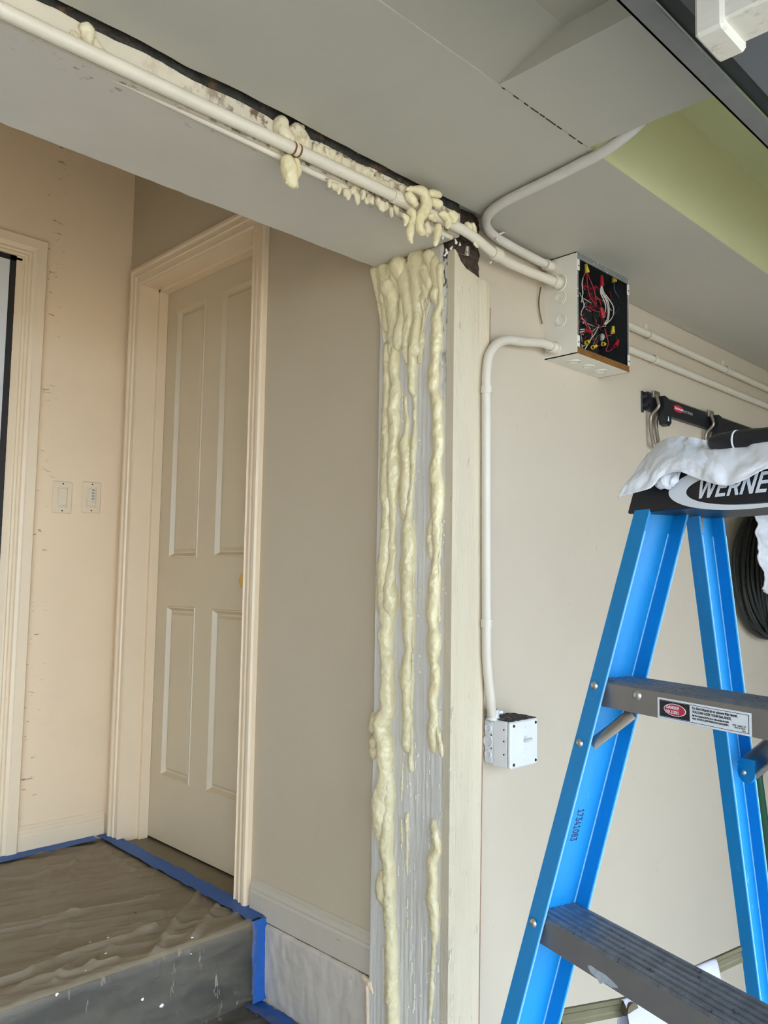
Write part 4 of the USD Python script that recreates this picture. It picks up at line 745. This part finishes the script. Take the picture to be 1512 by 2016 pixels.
def step(z):
    a0 = e1w(z)-.005; a1 = e1w(z)-LWID(z)+.005; f = e2f(z)+.0035; n = 5; H = .034; D = .073
    t = [(f, z-H), (f, z-.003), (f+.003, z)]
    for k in range(6):
        y = f+.005+k*.0113; t += [(y, z), (y+.0012, z+.0014), (y+.0058, z+.0014), (y+.0070, z)]
    t += [(f+D-.003, z), (f+D, z-.003), (f+D, z-H), (f+D-.002, z-H), (f+D-.002, z-.005), (f+.002, z-.005), (f+.002, z-H)]
    m = prism(Polygon(t), 'x', a1, a0); nz = m.face_normals[:, 2]; top = nz > .3
    tri = m.triangles_center; top = top & (tri[:, 2] > z-.004)
    fr_ = m.submesh([np.where(~top)[0]], append=True, repair=False); tp = m.submesh([np.where(top)[0]], append=True, repair=False)
    s = obj('step', toL(fr_), M['alu'], la, False); obj('tread', toL(tp), M['alutread'], s, False); return s
steps = [step(z) for z in STZ]
def rivet(P, n, r=.0058, par=None):
    return obj('rivet', toL(lathe([(0, .0035), (r*.5, .0033), (r*.85, .002), (r, 0)], P, n, 14)), M['rivet'], par or la, True)
ffront = lambda a, b, z: b-e2f(z)
for px, py in ((1171, 1350), (1142, 1463), (1051, 1817)): rivet(onL(px, py, ffront)-[0, .0005, 0], (0, -1, 0))
rivet(onL(1255, 1369, lambda a, b, z: b-(e2f(STZ[0])+.0035)), (0, -1, 0), .0065, steps[0])
web = lambda a, b, z: a-(e1w(z)-.0045)
rf = lambda a, b, z: b-(e2r(z)+.052-.0045)
rivet(onL(1480, 1888, rf), (0, -1, 0), .005)
def bar(p, q, w_, h_, ms, nm, lab=None, round_=False):
    """flat bar from p to q (ladder coordinates)"""
    p, q = np.array(p), np.array(q); d = (q-p)/np.linalg.norm(q-p); s = np.cross(d, [0, 1, 0]); s /= np.linalg.norm(s); t = np.cross(s, d); V = []
    L = np.linalg.norm(q-p); c = affinity.scale(Point(0, 0).buffer(1, 8), w_/2, h_/2) if round_ else sbox(-w_/2, -h_/2, w_/2, h_/2).difference(sbox(-w_/2+.002, -h_/2-.01, w_/2-.002, h_/2-.002))
    m = trimesh.creation.extrude_polygon(c, L, engine='earcut'); v = m.vertices; m.vertices = p+v[:, :1]*s+v[:, 1:2]*t+v[:, 2:]*d
    return obj(nm, toL(m), M[ms], la, 25, lab)
z1 = STZ[0]-.036
a = onL(1166, 1466, lambda a, b, z: b-(e2f(z)+.012)); b_ = onL(1246, 1404, lambda a, b, z: b-(e2f(STZ[0])+.018))
bar(a, b_, .016, .006, 'steel', 'step_brace', 'bright metal brace under the top step', True)
a = onL(1472, 1516, lambda a, b, z: b-(e2r(z)+.030)); dl = LWID(a[2])-.06; zb = a[2]+.80*dl; b_ = np.array([a[0]-dl, e2r(zb)+.030, zb])
bar(a, b_, .030, .018, 'steel', 'rear_brace', 'bright metal diagonal brace on the rear rails')
gp = onL(1467, 1520, lambda a, b, z: b-(e2r(z)+.020))
obj('gusset', toL(prism(affinity.translate(affinity.scale(Point(0, 0).buffer(1, 12), .015, .017), gp[0]-.004, gp[2]+.002).union(sbox(gp[0]-.018, gp[2], gp[0]+.008, gp[2]+.02)), 'y', gp[1]-.003, gp[1])), M['blue'], la, False); rivet(gp-[0, .003, 0], (0, -1, 0), .0045)
for zz in (1.10, .70, .30):   # rear horizontals
    if zz < 1.0: bar([e1w(zz)-.01, e2r(zz)+.026, zz], [e1w(zz)-LWID(zz)+.01, e2r(zz)+.026, zz], .03, .012, 'steel', 'rear_crossbar')
# spreader, two hinged bars on the far side
sp0 = onL(1108, 2006, lambda a, b, z: a-(e1w(z)-.010)); sp1 = onL(1234, 1982, lambda a, b, z: a-(e1w(z)-.010)); sp2 = onL(1462, 1879, lambda a, b, z: a-(e1w(z)-.012))
def flat(p, q, hh, nm):
    p, q = np.array(p), np.array(q); d = (q-p)/np.linalg.norm(q-p); up = np.cross(d, [1, 0, 0]); up /= np.linalg.norm(up); up = up if up[2] > 0 else -up
    L = np.linalg.norm(q-p); c = Polygon([(0, -hh), (.004, -hh), (.004, hh), (0, hh), (0, hh-.006), (.0015, hh-.008), (.0015, -hh+.008), (0, -hh+.006)])
    m = trimesh.creation.extrude_polygon(c, L, engine='earcut'); v = m.vertices; m.vertices = p+v[:, :1]*np.array([1., 0, 0])+v[:, 1:2]*up+v[:, 2:]*d
    return obj(nm, toL(m), M['olive'], la, False, 'olive grey spreader arm')
flat(sp0, sp1, .0115, 'spreader_arm'); flat(sp1, sp2, .0115, 'spreader_arm')
obj('spreader_hinge', toL(lathe([(0, -.012), (.010, -.012), (.010, .004), (0, .004)], sp1, (1, 0, 0), 14)), M['olive'], la, 30)
# black bracket plate at the top of the rear rail
tp_ = onL(1376, 1024, web)
obj('pivot_plate', toL(bx(tp_[0]-.001, tp_[0]+.0005, tp_[1]-.0085, tp_[1]+.0085, tp_[2]-.016, CAPB, 0)), M['track'], la, False, label='dark pivot plate'); rivet(tp_-[.001, 0, .004], (-1, 0, 0), .0025)
# top cap
capp = Polygon([(0, 0), (CD, 0), (CD-.008, CT-CB), (.010, CT-CB)]).buffer(-.003).buffer(.003, 6)
capl = prism(Polygon([(CF+x, CB+y) for x, y in capp.exterior.coords]), 'x', CE1-LWID(1.6)-.055, CE1)
v = capl.vertices; tt = (v[:, 2]-CB)/(CT-CB); v[:, 0] = np.where(v[:, 0] > CE1-.1, v[:, 0]-.014*tt, v[:, 0]+.014*tt); capl.vertices = v
cap = obj('top_cap', toL(capl), M['capblack'], la, 25, label='black plastic top cap')
lean = .010/(CT-CB)
def on_cap(m2, s0, z0, lift=.0012):
    """flat artwork (x along the cap, y up) onto the leaning front of the cap; s from the left end"""
    v = m2.vertices; h = v[:, 1]+z0; m2.vertices = np.c_[CE1-(v[:, 0]+s0), CF+lean*h-lift-v[:, 2], CB+h]; m2.invert(); m2.invert(); m = m2.copy(); m.vertices = LW(m.vertices); return m
def cap_s(px, py):
    P = onL(px, py, lambda a, b, z: b-(CF+lean*(z-CB))); return CE1-P[0], P[2]-CB
s_l, z_l = cap_s(1318, 970); s_t, z_t = cap_s(1370, 977); s_r, z_r = cap_s(1500, 966); _, zb_ = cap_s(1420, 987)
tw = meshkit.text_mesh('WERNER', 1.0, .0006, bold=True); ext = tw.bounds
sc_h = .0235; sh = .25; v = tw.vertices.copy(); v[:, 2] = v[:, 2]
W_ = (cap_s(1500, 966)[0]-s_t)/ (ext[1, 0]-ext[0, 0])*1.26
v[:, 0] = v[:, 0]*W_+v[:, 1]*sc_h*sh; v[:, 1] = v[:, 1]*sc_h; tw.vertices = v
obj('lettering', on_cap(tw, s_t, z_t-.003), M['white'], cap, False)
cx_ = s_l+.125; out = affinity.translate(affinity.scale(Point(0, 0).buffer(1, 40), .125, .031), cx_, 0); inn = affinity.translate(affinity.scale(Point(0, 0).buffer(1, 40), .112, .0235), cx_+.016, -.0022)
sw = out.difference(inn)
obj('swoosh', on_cap(cat_([trimesh.creation.extrude_polygon(g, .0006, engine='earcut') for g in getattr(sw, 'geoms', [sw])]), 0, z_t+.009, .0010), M['white'], cap, False)
# stamped numbers on the rails
def on_web(text, px, py, h_, rear):
    P = onL(px, py, web); m2 = meshkit.text_mesh(text, h_, .0003, bold=True); v = m2.vertices; z = P[2]-v[:, 0]*.56
    e2 = P[1]+(e2r(z)-e2r(P[2]) if rear else e2f(z)-e2f(P[2]))+v[:, 1]
    m2.vertices = np.c_[e1w(z)-.0046-v[:, 2], e2, z]; m = m2.copy(); m.vertices = LW(m.vertices); return m
obj('stamped_number', on_web('17341083', 1139, 1593, .0105, False), M['inkblue'], sF, False); obj('stamped_number', on_web('173418782', 1377, 1079, .0098, True), M['inkblue'], sR, False)
fB = e2f(STZ[1])+.0035; sm = [onL(px, py, lambda a, b, z: b-fB) for px, py in ((1158, 1902), (1163, 1901), (1176, 1910), (1190, 1918), (1204, 1930), (1216, 1944), (1205, 1943), (1190, 1934), (1182, 1936), (1176, 1925), (1164, 1914))]
smv = Polygon([(p[0], p[2]) for p in sm]).buffer(.0004)
smm = prism(smv, 'y', fB-.0007, fB+.0002); obj('paint_smear', toL(smm), M['smear'], steps[1], False, label='pale smear of paint')
# danger label on the top step
fS = e2f(STZ[0])+.0035; lab_p = lambda px, py: onL(px, py, lambda a, b, z: b-fS)
lp0 = lab_p(1295, 1372); lp1 = lab_p(1287, 1411); lp2 = lab_p(1480, 1405); Lw = lp0[0]-lp2[0]; Lh = lp0[2]-lp1[2]
def on_step(m2, x, y, lift):
    v = m2.vertices; m2.vertices = np.c_[lp0[0]-(v[:, 0]+x), fS-lift-v[:, 2], lp1[2]+v[:, 1]+y]; m = m2.copy(); m.vertices = LW(m.vertices); return m
ex = lambda g, d=.0002: cat_([trimesh.creation.extrude_polygon(q, d, engine='earcut') for q in getattr(g, 'geoms', [g])])
lb = obj('warning_label', on_step(ex(sbox(0, 0, Lw, Lh)), 0, 0, .0003), M['white'], steps[0], False, label='white danger label')
def txt(s, x, y, h_, m_, maxw, lift=.0008, bold=True):
    t = meshkit.text_mesh(s, h_, .0002, bold); wd = t.bounds[1, 0]
    v = t.vertices.copy(); v[:, 0] *= min(1, maxw/wd) if maxw else 1; t.vertices = v; return on_step(t, x, y, lift)
u = Lw/100.0; vv = Lh/100.0
fr1 = sbox(2.5*u, 9*vv, 97.5*u, 91*vv).difference(sbox(3.0*u, 11*vv, 97*u, 89*vv)); bxl = sbox(3*u, 13*vv, 37*u, 88*vv)
oval = affinity.translate(affinity.scale(Point(0, 0).buffer(1, 24), 12.8*u, 29*vv), 20.5*u, 52*vv); ov2 = affinity.scale(oval, .92, .90)
i1 = on_step(ex(fr1), 0, 0, .0005); i2 = on_step(ex(bxl), 0, 0, .0005)
T = [txt('Do Not Stand at or above this level.', 40*u, 72*vv, 11*vv, 0, 47*u), txt('YOU CAN LOSE YOUR BALANCE.', 40*u, 55*vv, 11*vv, 0, 41*u), txt('No Se Coloque de Pie en o m\u00e1s arriba de este', 40*u, 40*vv, 8*vv, 0, 38*u), txt('nivel. USTED PUEDE PERDER SU EQUILIBRIO.', 40*u, 26*vv, 8*vv, 0, 38*u)]
T2 = [txt('P/N 11340-01', 82*u, 33*vv, 7*vv, 0, 13*u, bold=False), txt('Rev. B 9/04', 84*u, 24*vv, 7*vv, 0, 11*u, bold=False), txt('OLS', 91*u, 14*vv, 7*vv, 0, 4*u, bold=False)]
def sub(name, m_, mt_):   # the label is already a sub-part: its print goes beside it under the step
    return obj(name, m_, mt_, steps[0], False)
sub('label_print', cat_([i1, i2]+T+T2), M['ink']); sub('label_oval_rim', on_step(ex(oval), 0, 0, .0008), M['white']); sub('label_oval', on_step(ex(ov2), 0, 0, .0011), M['red'])
sub('label_lettering', cat_([txt('DANGER', 10.8*u, 56*vv, 14*vv, 0, 19*u, .0014), txt('PELIGRO', 10.0*u, 34*vv, 14*vv, 0, 21*u, .0014)]), M['white'])

# ------------------------------------------------------------------ rag and tool on the cap
def rag_sheet(cols, nu=90, nv=40, seed=0, amp=.006):
    """cols: list of stations, each a list of ladder points from back to front hem"""
    C = np.array(cols); S = np.array([crom(c, 12) for c in C]); nvv = S.shape[1]
    R = np.stack([crom(S[:, j], 12) for j in range(nvv)], 1); n, m, _ = R.shape
    i, j = np.meshgrid(np.arange(n), np.arange(m), indexing='ij'); q = np.stack([i/n*6.5, j/m*2.0, i*0.], -1)
    f = meshkit.fbm(q+np.array([0, 0, seed]), 4, seed)-.5; f2 = np.abs(meshkit.fbm(q*1.7+7, 3, seed+3)-.5)
    R = R+np.stack([f*0, -(f*2.4*amp+f2*amp*.8), f*amp*.8], -1)
    a = (np.arange(n-1)[:, None]*m+np.arange(m-1)[None, :]).ravel(); V = R.reshape(-1, 3)
    return thick(trimesh.Trimesh(V, np.vstack([np.c_[a, a+m, a+m+1], np.c_[a, a+m+1, a+1]]), process=False), .0012)
def rp(px, py, e2off): return onL(px, py, lambda a, b, z: b-(CF+lean*(z-CB)+e2off))
back = CD-.02
cols = []
for tp, tm, mid, hem in (((1284, 888), (1262, 905), (1240, 940), (1220, 981)), ((1292, 876), (1284, 896), (1268, 930), (1254, 972)), ((1318, 862), (1306, 885), (1294, 920), (1284, 962)), ((1345, 859), (1332, 880), (1318, 908), (1306, 938)), ((1366, 863), (1356, 882), (1346, 908), (1338, 930)), ((1388, 868), (1382, 888), (1374, 912), (1366, 940)), ((1410, 872), (1406, 893), (1402, 920), (1396, 950)), ((1440, 876), (1436, 894), (1434, 922), (1432, 956)), ((1475, 874), (1474, 890), (1473, 915), (1470, 944)), ((1512, 866), (1512, 884), (1512, 900), (1512, 922)), ((1560, 862), (1560, 880), (1560, 896), (1560, 915))):
    q_a, q_b = rp(*tp, .055), rp(*tm, .010); q_a[2] = max(q_a[2], CT+.010); q_b[2] = max(q_b[2], CT+.009)
    cols.append([q_a, q_b, rp(*mid, -.014), rp(*hem, -.016)])
rg = obj('rag', toL(rag_sheet(cols, seed=2)), M['rag'], None, True, 'crumpled white cotton rag draped over the ladder top cap', 'rag')
cols2 = [[rp(1290, 938, -.010), rp(1288, 950, -.011), rp(1292, 958, -.012), rp(1297, 962, -.010)], [rp(1312, 926, -.010), rp(1312, 945, -.014), rp(1312, 955, -.014), rp(1312, 963, -.008)], [rp(1340, 928, -.006), rp(1336, 940, -.010), rp(1330, 952, -.010), rp(1326, 958, -.006)]]
obj('rag', toL(rag_sheet(cols2, seed=5, amp=.004)), M['rag'], None, True, 'small tucked fold of white rag showing below the larger rag on the cap', 'rag')
tA = rp(1400, 872, .006); tA[2] = max(tA[2], CT+.016); tB = rp(1540, 864, .022); tB[2] = max(tB[2], CT+.016); dT = tB-tA; dT /= np.linalg.norm(dT)
to = thing('hand_tool', 'black handled tool with a white seam lying on the rag', 'tool', LW(tA))
obj('handle', toL(lathe([(0, 0), (.0078, .0), (.0092, .003), (.0112, .012), (.0122, .022), (.0126, .034)], tA, dT, 24)), M['black'], to, 30)
obj('barrel', toL(lathe([(.0126, .0355), (.0128, .05), (.0125, .09), (.0128, .14), (.012, .2), (0, .2)], tA, dT, 24)), M['black'], to, 30)
obj('seam_ring', toL(lathe([(.0127, .0335), (.0133, .034), (.0133, .0355), (.0127, .036)], tA, dT, 24)), M['white'], to, 30, label='white seam')
obj('tip', toL(lathe([(0, -.003), (.0056, -.003), (.0062, .0005), (0, .0005)], tA, dT, 20)), M['steel'], to, 30, label='silver end')
# rag on spreader
q1 = onL(1405, 1903, lambda a, b, z: a-(e1w(z)-.012)); q0 = onL(1225, 1990, lambda a, b, z: a-(e1w(z)-.012)); cc = []
for t_ in np.linspace(0, 1, 7):
    k = q0+(q1-q0)*t_; cc.append([k+[.020, 0, -.11+.05*t_], k+[.006, 0, .002], k+[-.006, 0, .008], k+[-.016, 0, -.03], k+[-.022, .004, -.10-.04*math.sin(t_*5)]])
obj('rag', toL(rag_sheet(cc, seed=9, amp=.004)), M['rag_grey'], None, True, 'white rag hung over the spreader behind the second step', 'rag')

# ================================================================== RIGHT EDGE: cable coil, towel, pole
ch = thing('cable_coil', 'coil of black cable hanging on the right wall behind the ladder', 'cable', on(1512, 1005, 1, 1.18))
cc0 = on(1528, 1130, 1, 1.17); rl = random.Random(4)
for i in range(18):
    i = i*.5
    ax_ = on(1528+rl.uniform(-8, 8), 1130, 1, 1.17-.006*i); rx = abs(ax_[0]-on(1460+4*i+rl.uniform(-4, 4), 1130, 1, 1.17)[0]); rz = (on(1520, 1000, 1, 1.17)[2]-on(1520, 1266-6*i+rl.uniform(-8, 5), 1, 1.17)[2])/2
    P = [(ax_[0]+rx*math.cos(q)*(1+.05*math.sin(3*q+i)), 1.19-.008*i+.006*math.sin(2*q+i), cc0[2]+.01+rz*math.sin(q)) for q in np.linspace(0, 2*math.pi, 60)]
    obj('loop', tube(P, .0075, 8), M['rubber'], ch, True)
def tow(u, v):
    a = [on(1470, 1000, 1, 1.07), on(1560, 1000, 1, 1.07)]; b = [on(1476, 1160, 1, 1.07), on(1570, 1200, 1, 1.07)]
    P = (1-v)[..., None]*((1-u)[..., None]*a[0]+u[..., None]*a[1])+v[..., None]*((1-u)[..., None]*b[0]+u[..., None]*b[1])
    n = meshkit.fbm(np.stack([u*4, v*5, u*0], -1), 3, 3)
    return P+np.stack([.03*np.sin(v*3.1)*-1*(1-u), -.05*n-.03*np.sin(v*3), v*0], -1)
obj('towel', thick(grid(tow, 50, 60), .006), M['towel'], None, True, 'fluffy white towel hanging in front of the black cable coil', 'towel')
pA = on(1492, 1520, 1, 1.10); pB = on(1528, 1790, 1, 1.10); dP = (pB-pA)/np.linalg.norm(pB-pA); tE = (GF-pA[2])/dP[2]
gp_ = thing('green_pole', 'dark green pole behind the rear ladder rail at the right edge', 'pole', pA+dP*tE)
obj('shaft', tube([pA, pA+dP*.05, pA+dP*tE*.5, pA+dP*tE], .013, 14), M['green'], gp_, True); obj('end_cap', tube([pA-dP*.015, pA+dP*.012], .015, 14), M['black'], gp_, True)

# ================================================================== OVERHEAD RACK (top right corner)
rk = thing('overhead_rack', 'dark steel overhead rack with grey panel hung under the ceiling', 'rack', (1.2, .46, 2.2))
obj('edge_rail', cat_([bx(.2, 4.0, .4445, .474, 2.199, 2.202), bx(.2, 4.0, .471, .474, 2.199, 2.24)]), M['track'], rk, False, label='grey steel angle along the rack edge')
obj('gap_shade', bx(.2, 4.0, .40, .4445, 2.206, 2.25), M['rack_gap_dark'], rk, False)  # dark bar filling the gap beside the rail, its shade put into the colour
obj('rack_panel', bx(.2, 4.0, -.6, .420, 2.200, 2.206), M['rackpanel'], rk, False)
obj('hanger', bx(.5, .53, .455, .473, 2.2, 2.42), M['track'], rk, False); obj('hanger', bx(3.2, 3.23, .455, .473, 2.2, 2.62), M['track'], rk, False)
wbm = thing('white_beam', 'white painted beam end crossing under the overhead rack', 'beam', (.90, .38, 2.13))
obj('beam_body', bx(.882, .94, -.6, .392, 2.140, 2.199, .003), M['rackwhite'], wbm, False); obj('end_plate', bx(.877, .945, .362, .396, 2.131, 2.199, .004), M['rackwhite'], wbm, False)

# ================================================================== FLOOR COVERING
def film(u, v):
    """v: 0 back wall .. 1 low tread; follows landing, nosing and riser"""
    x = .25+u*(1.376-.25); s = v*1.62
    y = np.where(s < .955, 2.832-s, np.where(s < 1.145, 1.877, 1.877-(s-1.145))); z = np.where(s < .955, HF+.004, np.where(s < 1.145, HF+.004-(s-.955), HF-.186-.02))
    y = np.where((s > .94) & (s < .97), 1.888-.01*(s-.94)/.03, y)
    r1_ = meshkit.fbm(np.stack([x*2.2+y*1.4, y*14+x*4+z*3, x*0], -1), 4, 3); w1_ = np.abs(r1_-.5)*2
    r2_ = meshkit.fbm(np.stack([x*9-y*7, (x+y)*2.0, z*4], -1), 3, 5); w2_ = np.clip(1-np.abs(r2_-.5)*14, 0, 1)
    d = .008*(1-np.clip(w1_*3, 0, 1))+.005*w2_*np.clip((x-.5)/.5, 0, 1)+.002*r1_
    for L, hgt, wd in FOLDS:
        A_ = np.array([on(px, py, 2, HF+.008)[:2] for px, py in L]); A_ = crom(A_, 4); dd = np.full(x.shape, 9.)
        for a, b in zip(A_[:-1], A_[1:]):
            ab = b-a; t = np.clip(((x-a[0])*ab[0]+(y-a[1])*ab[1])/(ab@ab+1e-12), 0, 1); dd = np.minimum(dd, np.hypot(x-a[0]-t*ab[0], y-a[1]-t*ab[1]))
        d = d+hgt*np.exp(-(dd/wd)**2)*np.where(s < 1.0, 1, 0)
    flat_ = np.clip(np.minimum(np.minimum(u, 1-u)*60, v*40), 0, 1); d = d*flat_
    ris = ((s > .955) & (s < 1.145))
    return np.stack([x, y-np.where(ris, d+.004, 0), z+np.where(ris, 0, d)], -1)
Z3 = lambda L: [(x/2.439, 1560+y/2.439) for x, y in L]
FOLDS = [(Z3([(0, 915), (120, 880), (360, 780), (560, 715), (740, 650)]), .012, .009), (Z3([(0, 670), (250, 620), (400, 570), (640, 530), (760, 500)]), .010, .009), (Z3([(0, 422), (120, 410), (240, 385)]), .009, .009),
         (Z3([(960, 480), (880, 590), (800, 690), (740, 780)]), .016, .010), (Z3([(1040, 560), (980, 640), (930, 700)]), .014, .009), (Z3([(330, 420), (360, 340), (420, 310)]), .010, .010), (Z3([(260, 920), (330, 840), (400, 790)]), .010, .009), (Z3([(60, 960), (200, 900), (330, 880), (560, 800)]), .008, .008), (Z3([(420, 860), (500, 780), (540, 740)]), .010, .008), (Z3([(500, 270), (560, 330), (640, 380)]), .010, .010)]
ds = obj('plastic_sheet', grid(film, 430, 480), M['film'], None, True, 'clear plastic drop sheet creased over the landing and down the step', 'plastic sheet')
def tape_strip(label, pts, wid, nrm, seed):
    """strip along pts (list of points), width vector, lifted along nrm, with a torn wavy edge"""
    P = crom(pts, 14); n = len(P); wv = np.array(wid, float); nr = np.array(nrm, float)
    k = 6; q = np.linspace(-.5, .5, k); jit = meshkit.fbm(np.c_[np.arange(n)*.35, np.full(n, seed), np.zeros(n)], 3, seed)-.5; j2 = meshkit.fbm(np.c_[np.arange(n)*.3, np.full(n, seed+9.), np.zeros(n)], 3, seed)-.5
    V = np.array([[P[i]+wv*(q[c]+.22*(jit[i] if c > 2 else j2[i])*abs(q[c])*2)+nr*(.0012+.0016*abs(math.sin(i*.7+c))) for c in range(k)] for i in range(n)]).reshape(-1, 3)
    a = (np.arange(n-1)[:, None]*k+np.arange(k-1)[None, :]).ravel()
    return obj('masking_tape', thick(trimesh.Trimesh(V, np.vstack([np.c_[a, a+k, a+k+1], np.c_[a, a+k+1, a+1]]), process=False), .0006), M['tape'], None, True, label, 'tape', 'blue masking tape round the plastic sheet')
FZ = HF+.010
tape_strip('blue masking tape along the foot of the back wall baseboard', [(-1.0, 2.815, FZ), (.6, 2.815, FZ), (1.1, 2.820, FZ), (1.36, 2.828, FZ+.002)], (0, .062, 0), (0, 0, 1), 1)
tape_strip('blue masking tape along the landing edge in front of the panelled door', [(1.400, 2.842, FZ+.002), (1.402, 2.75, FZ), (1.400, 2.6, FZ), (1.398, 2.4, FZ), (1.395, 2.2, FZ), (1.392, 2.05, FZ), (1.388, 1.95, FZ), (1.385, 1.885, FZ)], (.056, 0, 0), (0, 0, 1), 2)
tape_strip('blue masking tape running vertically down the end of the step riser', [(1.386, 1.8795, HF+.010), (1.386, 1.877, HF-.03), (1.386, 1.876, HF-.10), (1.386, 1.876, HF-.17), (1.386, 1.868, HF-.200)], (.046, 0, 0), (0, -1, 0), 3)
tape_strip('blue masking tape along the lower tread at the foot of the curb wall', [(1.372, 1.88, .352), (1.374, 1.80, .352), (1.373, 1.70, .352), (1.374, 1.60, .352), (1.374, 1.51, .352)], (.052, 0, 0), (0, 0, 1), 4)
def flake(name, label, px, py, s, ax, val, m_, sd, cat='debris', grp='paint flakes on the plastic sheet'):
    P = on(px, py, ax, val); r = random.Random(sd); poly = [P+np.array([math.cos(a)*s*r.uniform(.4, 1.1), (math.sin(a)*s*r.uniform(.25, .8)) if ax == 2 else 0, 0 if ax == 2 else math.sin(a)*s*r.uniform(.4, 1)]) for a in np.linspace(0, 2*math.pi, 8)[:-1]]
    top = P+(np.array([0, 0, s*.35]) if ax == 2 else np.array([0, -s*.35, 0])); bot = P-(np.array([0, 0, .001]) if ax == 2 else np.array([0, -.001, 0]))
    h = trimesh.convex.convex_hull(np.vstack([poly, [top, bot]])); obj(name, h, M[m_], None, False, label, cat, grp)
flake('wood_crumb', 'dark brown wood crumb lying on the plastic sheet', 266, 1798, .009, 2, HF+.014, 'crumb', 1, grp=None)
FL = [(378, 1846, .007, 'white paint flake near the nosing closest to the tape'), (178, 1855, .005, 'pale flake left of centre on the landing sheet'), (213, 1846, .005, 'pale flake right of the landing centre crease'), (208, 1877, .005, 'pale flake just above the step nosing'), (168, 1911, .004, 'small flake at the step nosing')]
for i, (x, y, s, lb_) in enumerate(FL): flake('paint_flake', lb_, x, y, s, 2, HF+.014, 'flake', i+3)
FL2 = [(112, 1958, .0045, 'white paint flake at the top of the step riser sheet'), (281, 1968, .0055, 'upright white paint flake on the riser sheet'), (318, 1980, .0065, 'bird shaped white paint flake on the riser sheet'), (376, 1878, .003, 'tiny white fleck high on the riser sheet')]
for i, (x, y, s, lb_) in enumerate(FL2): flake('paint_flake', lb_, x, y, s, 1, 1.862, 'flake', i+20)
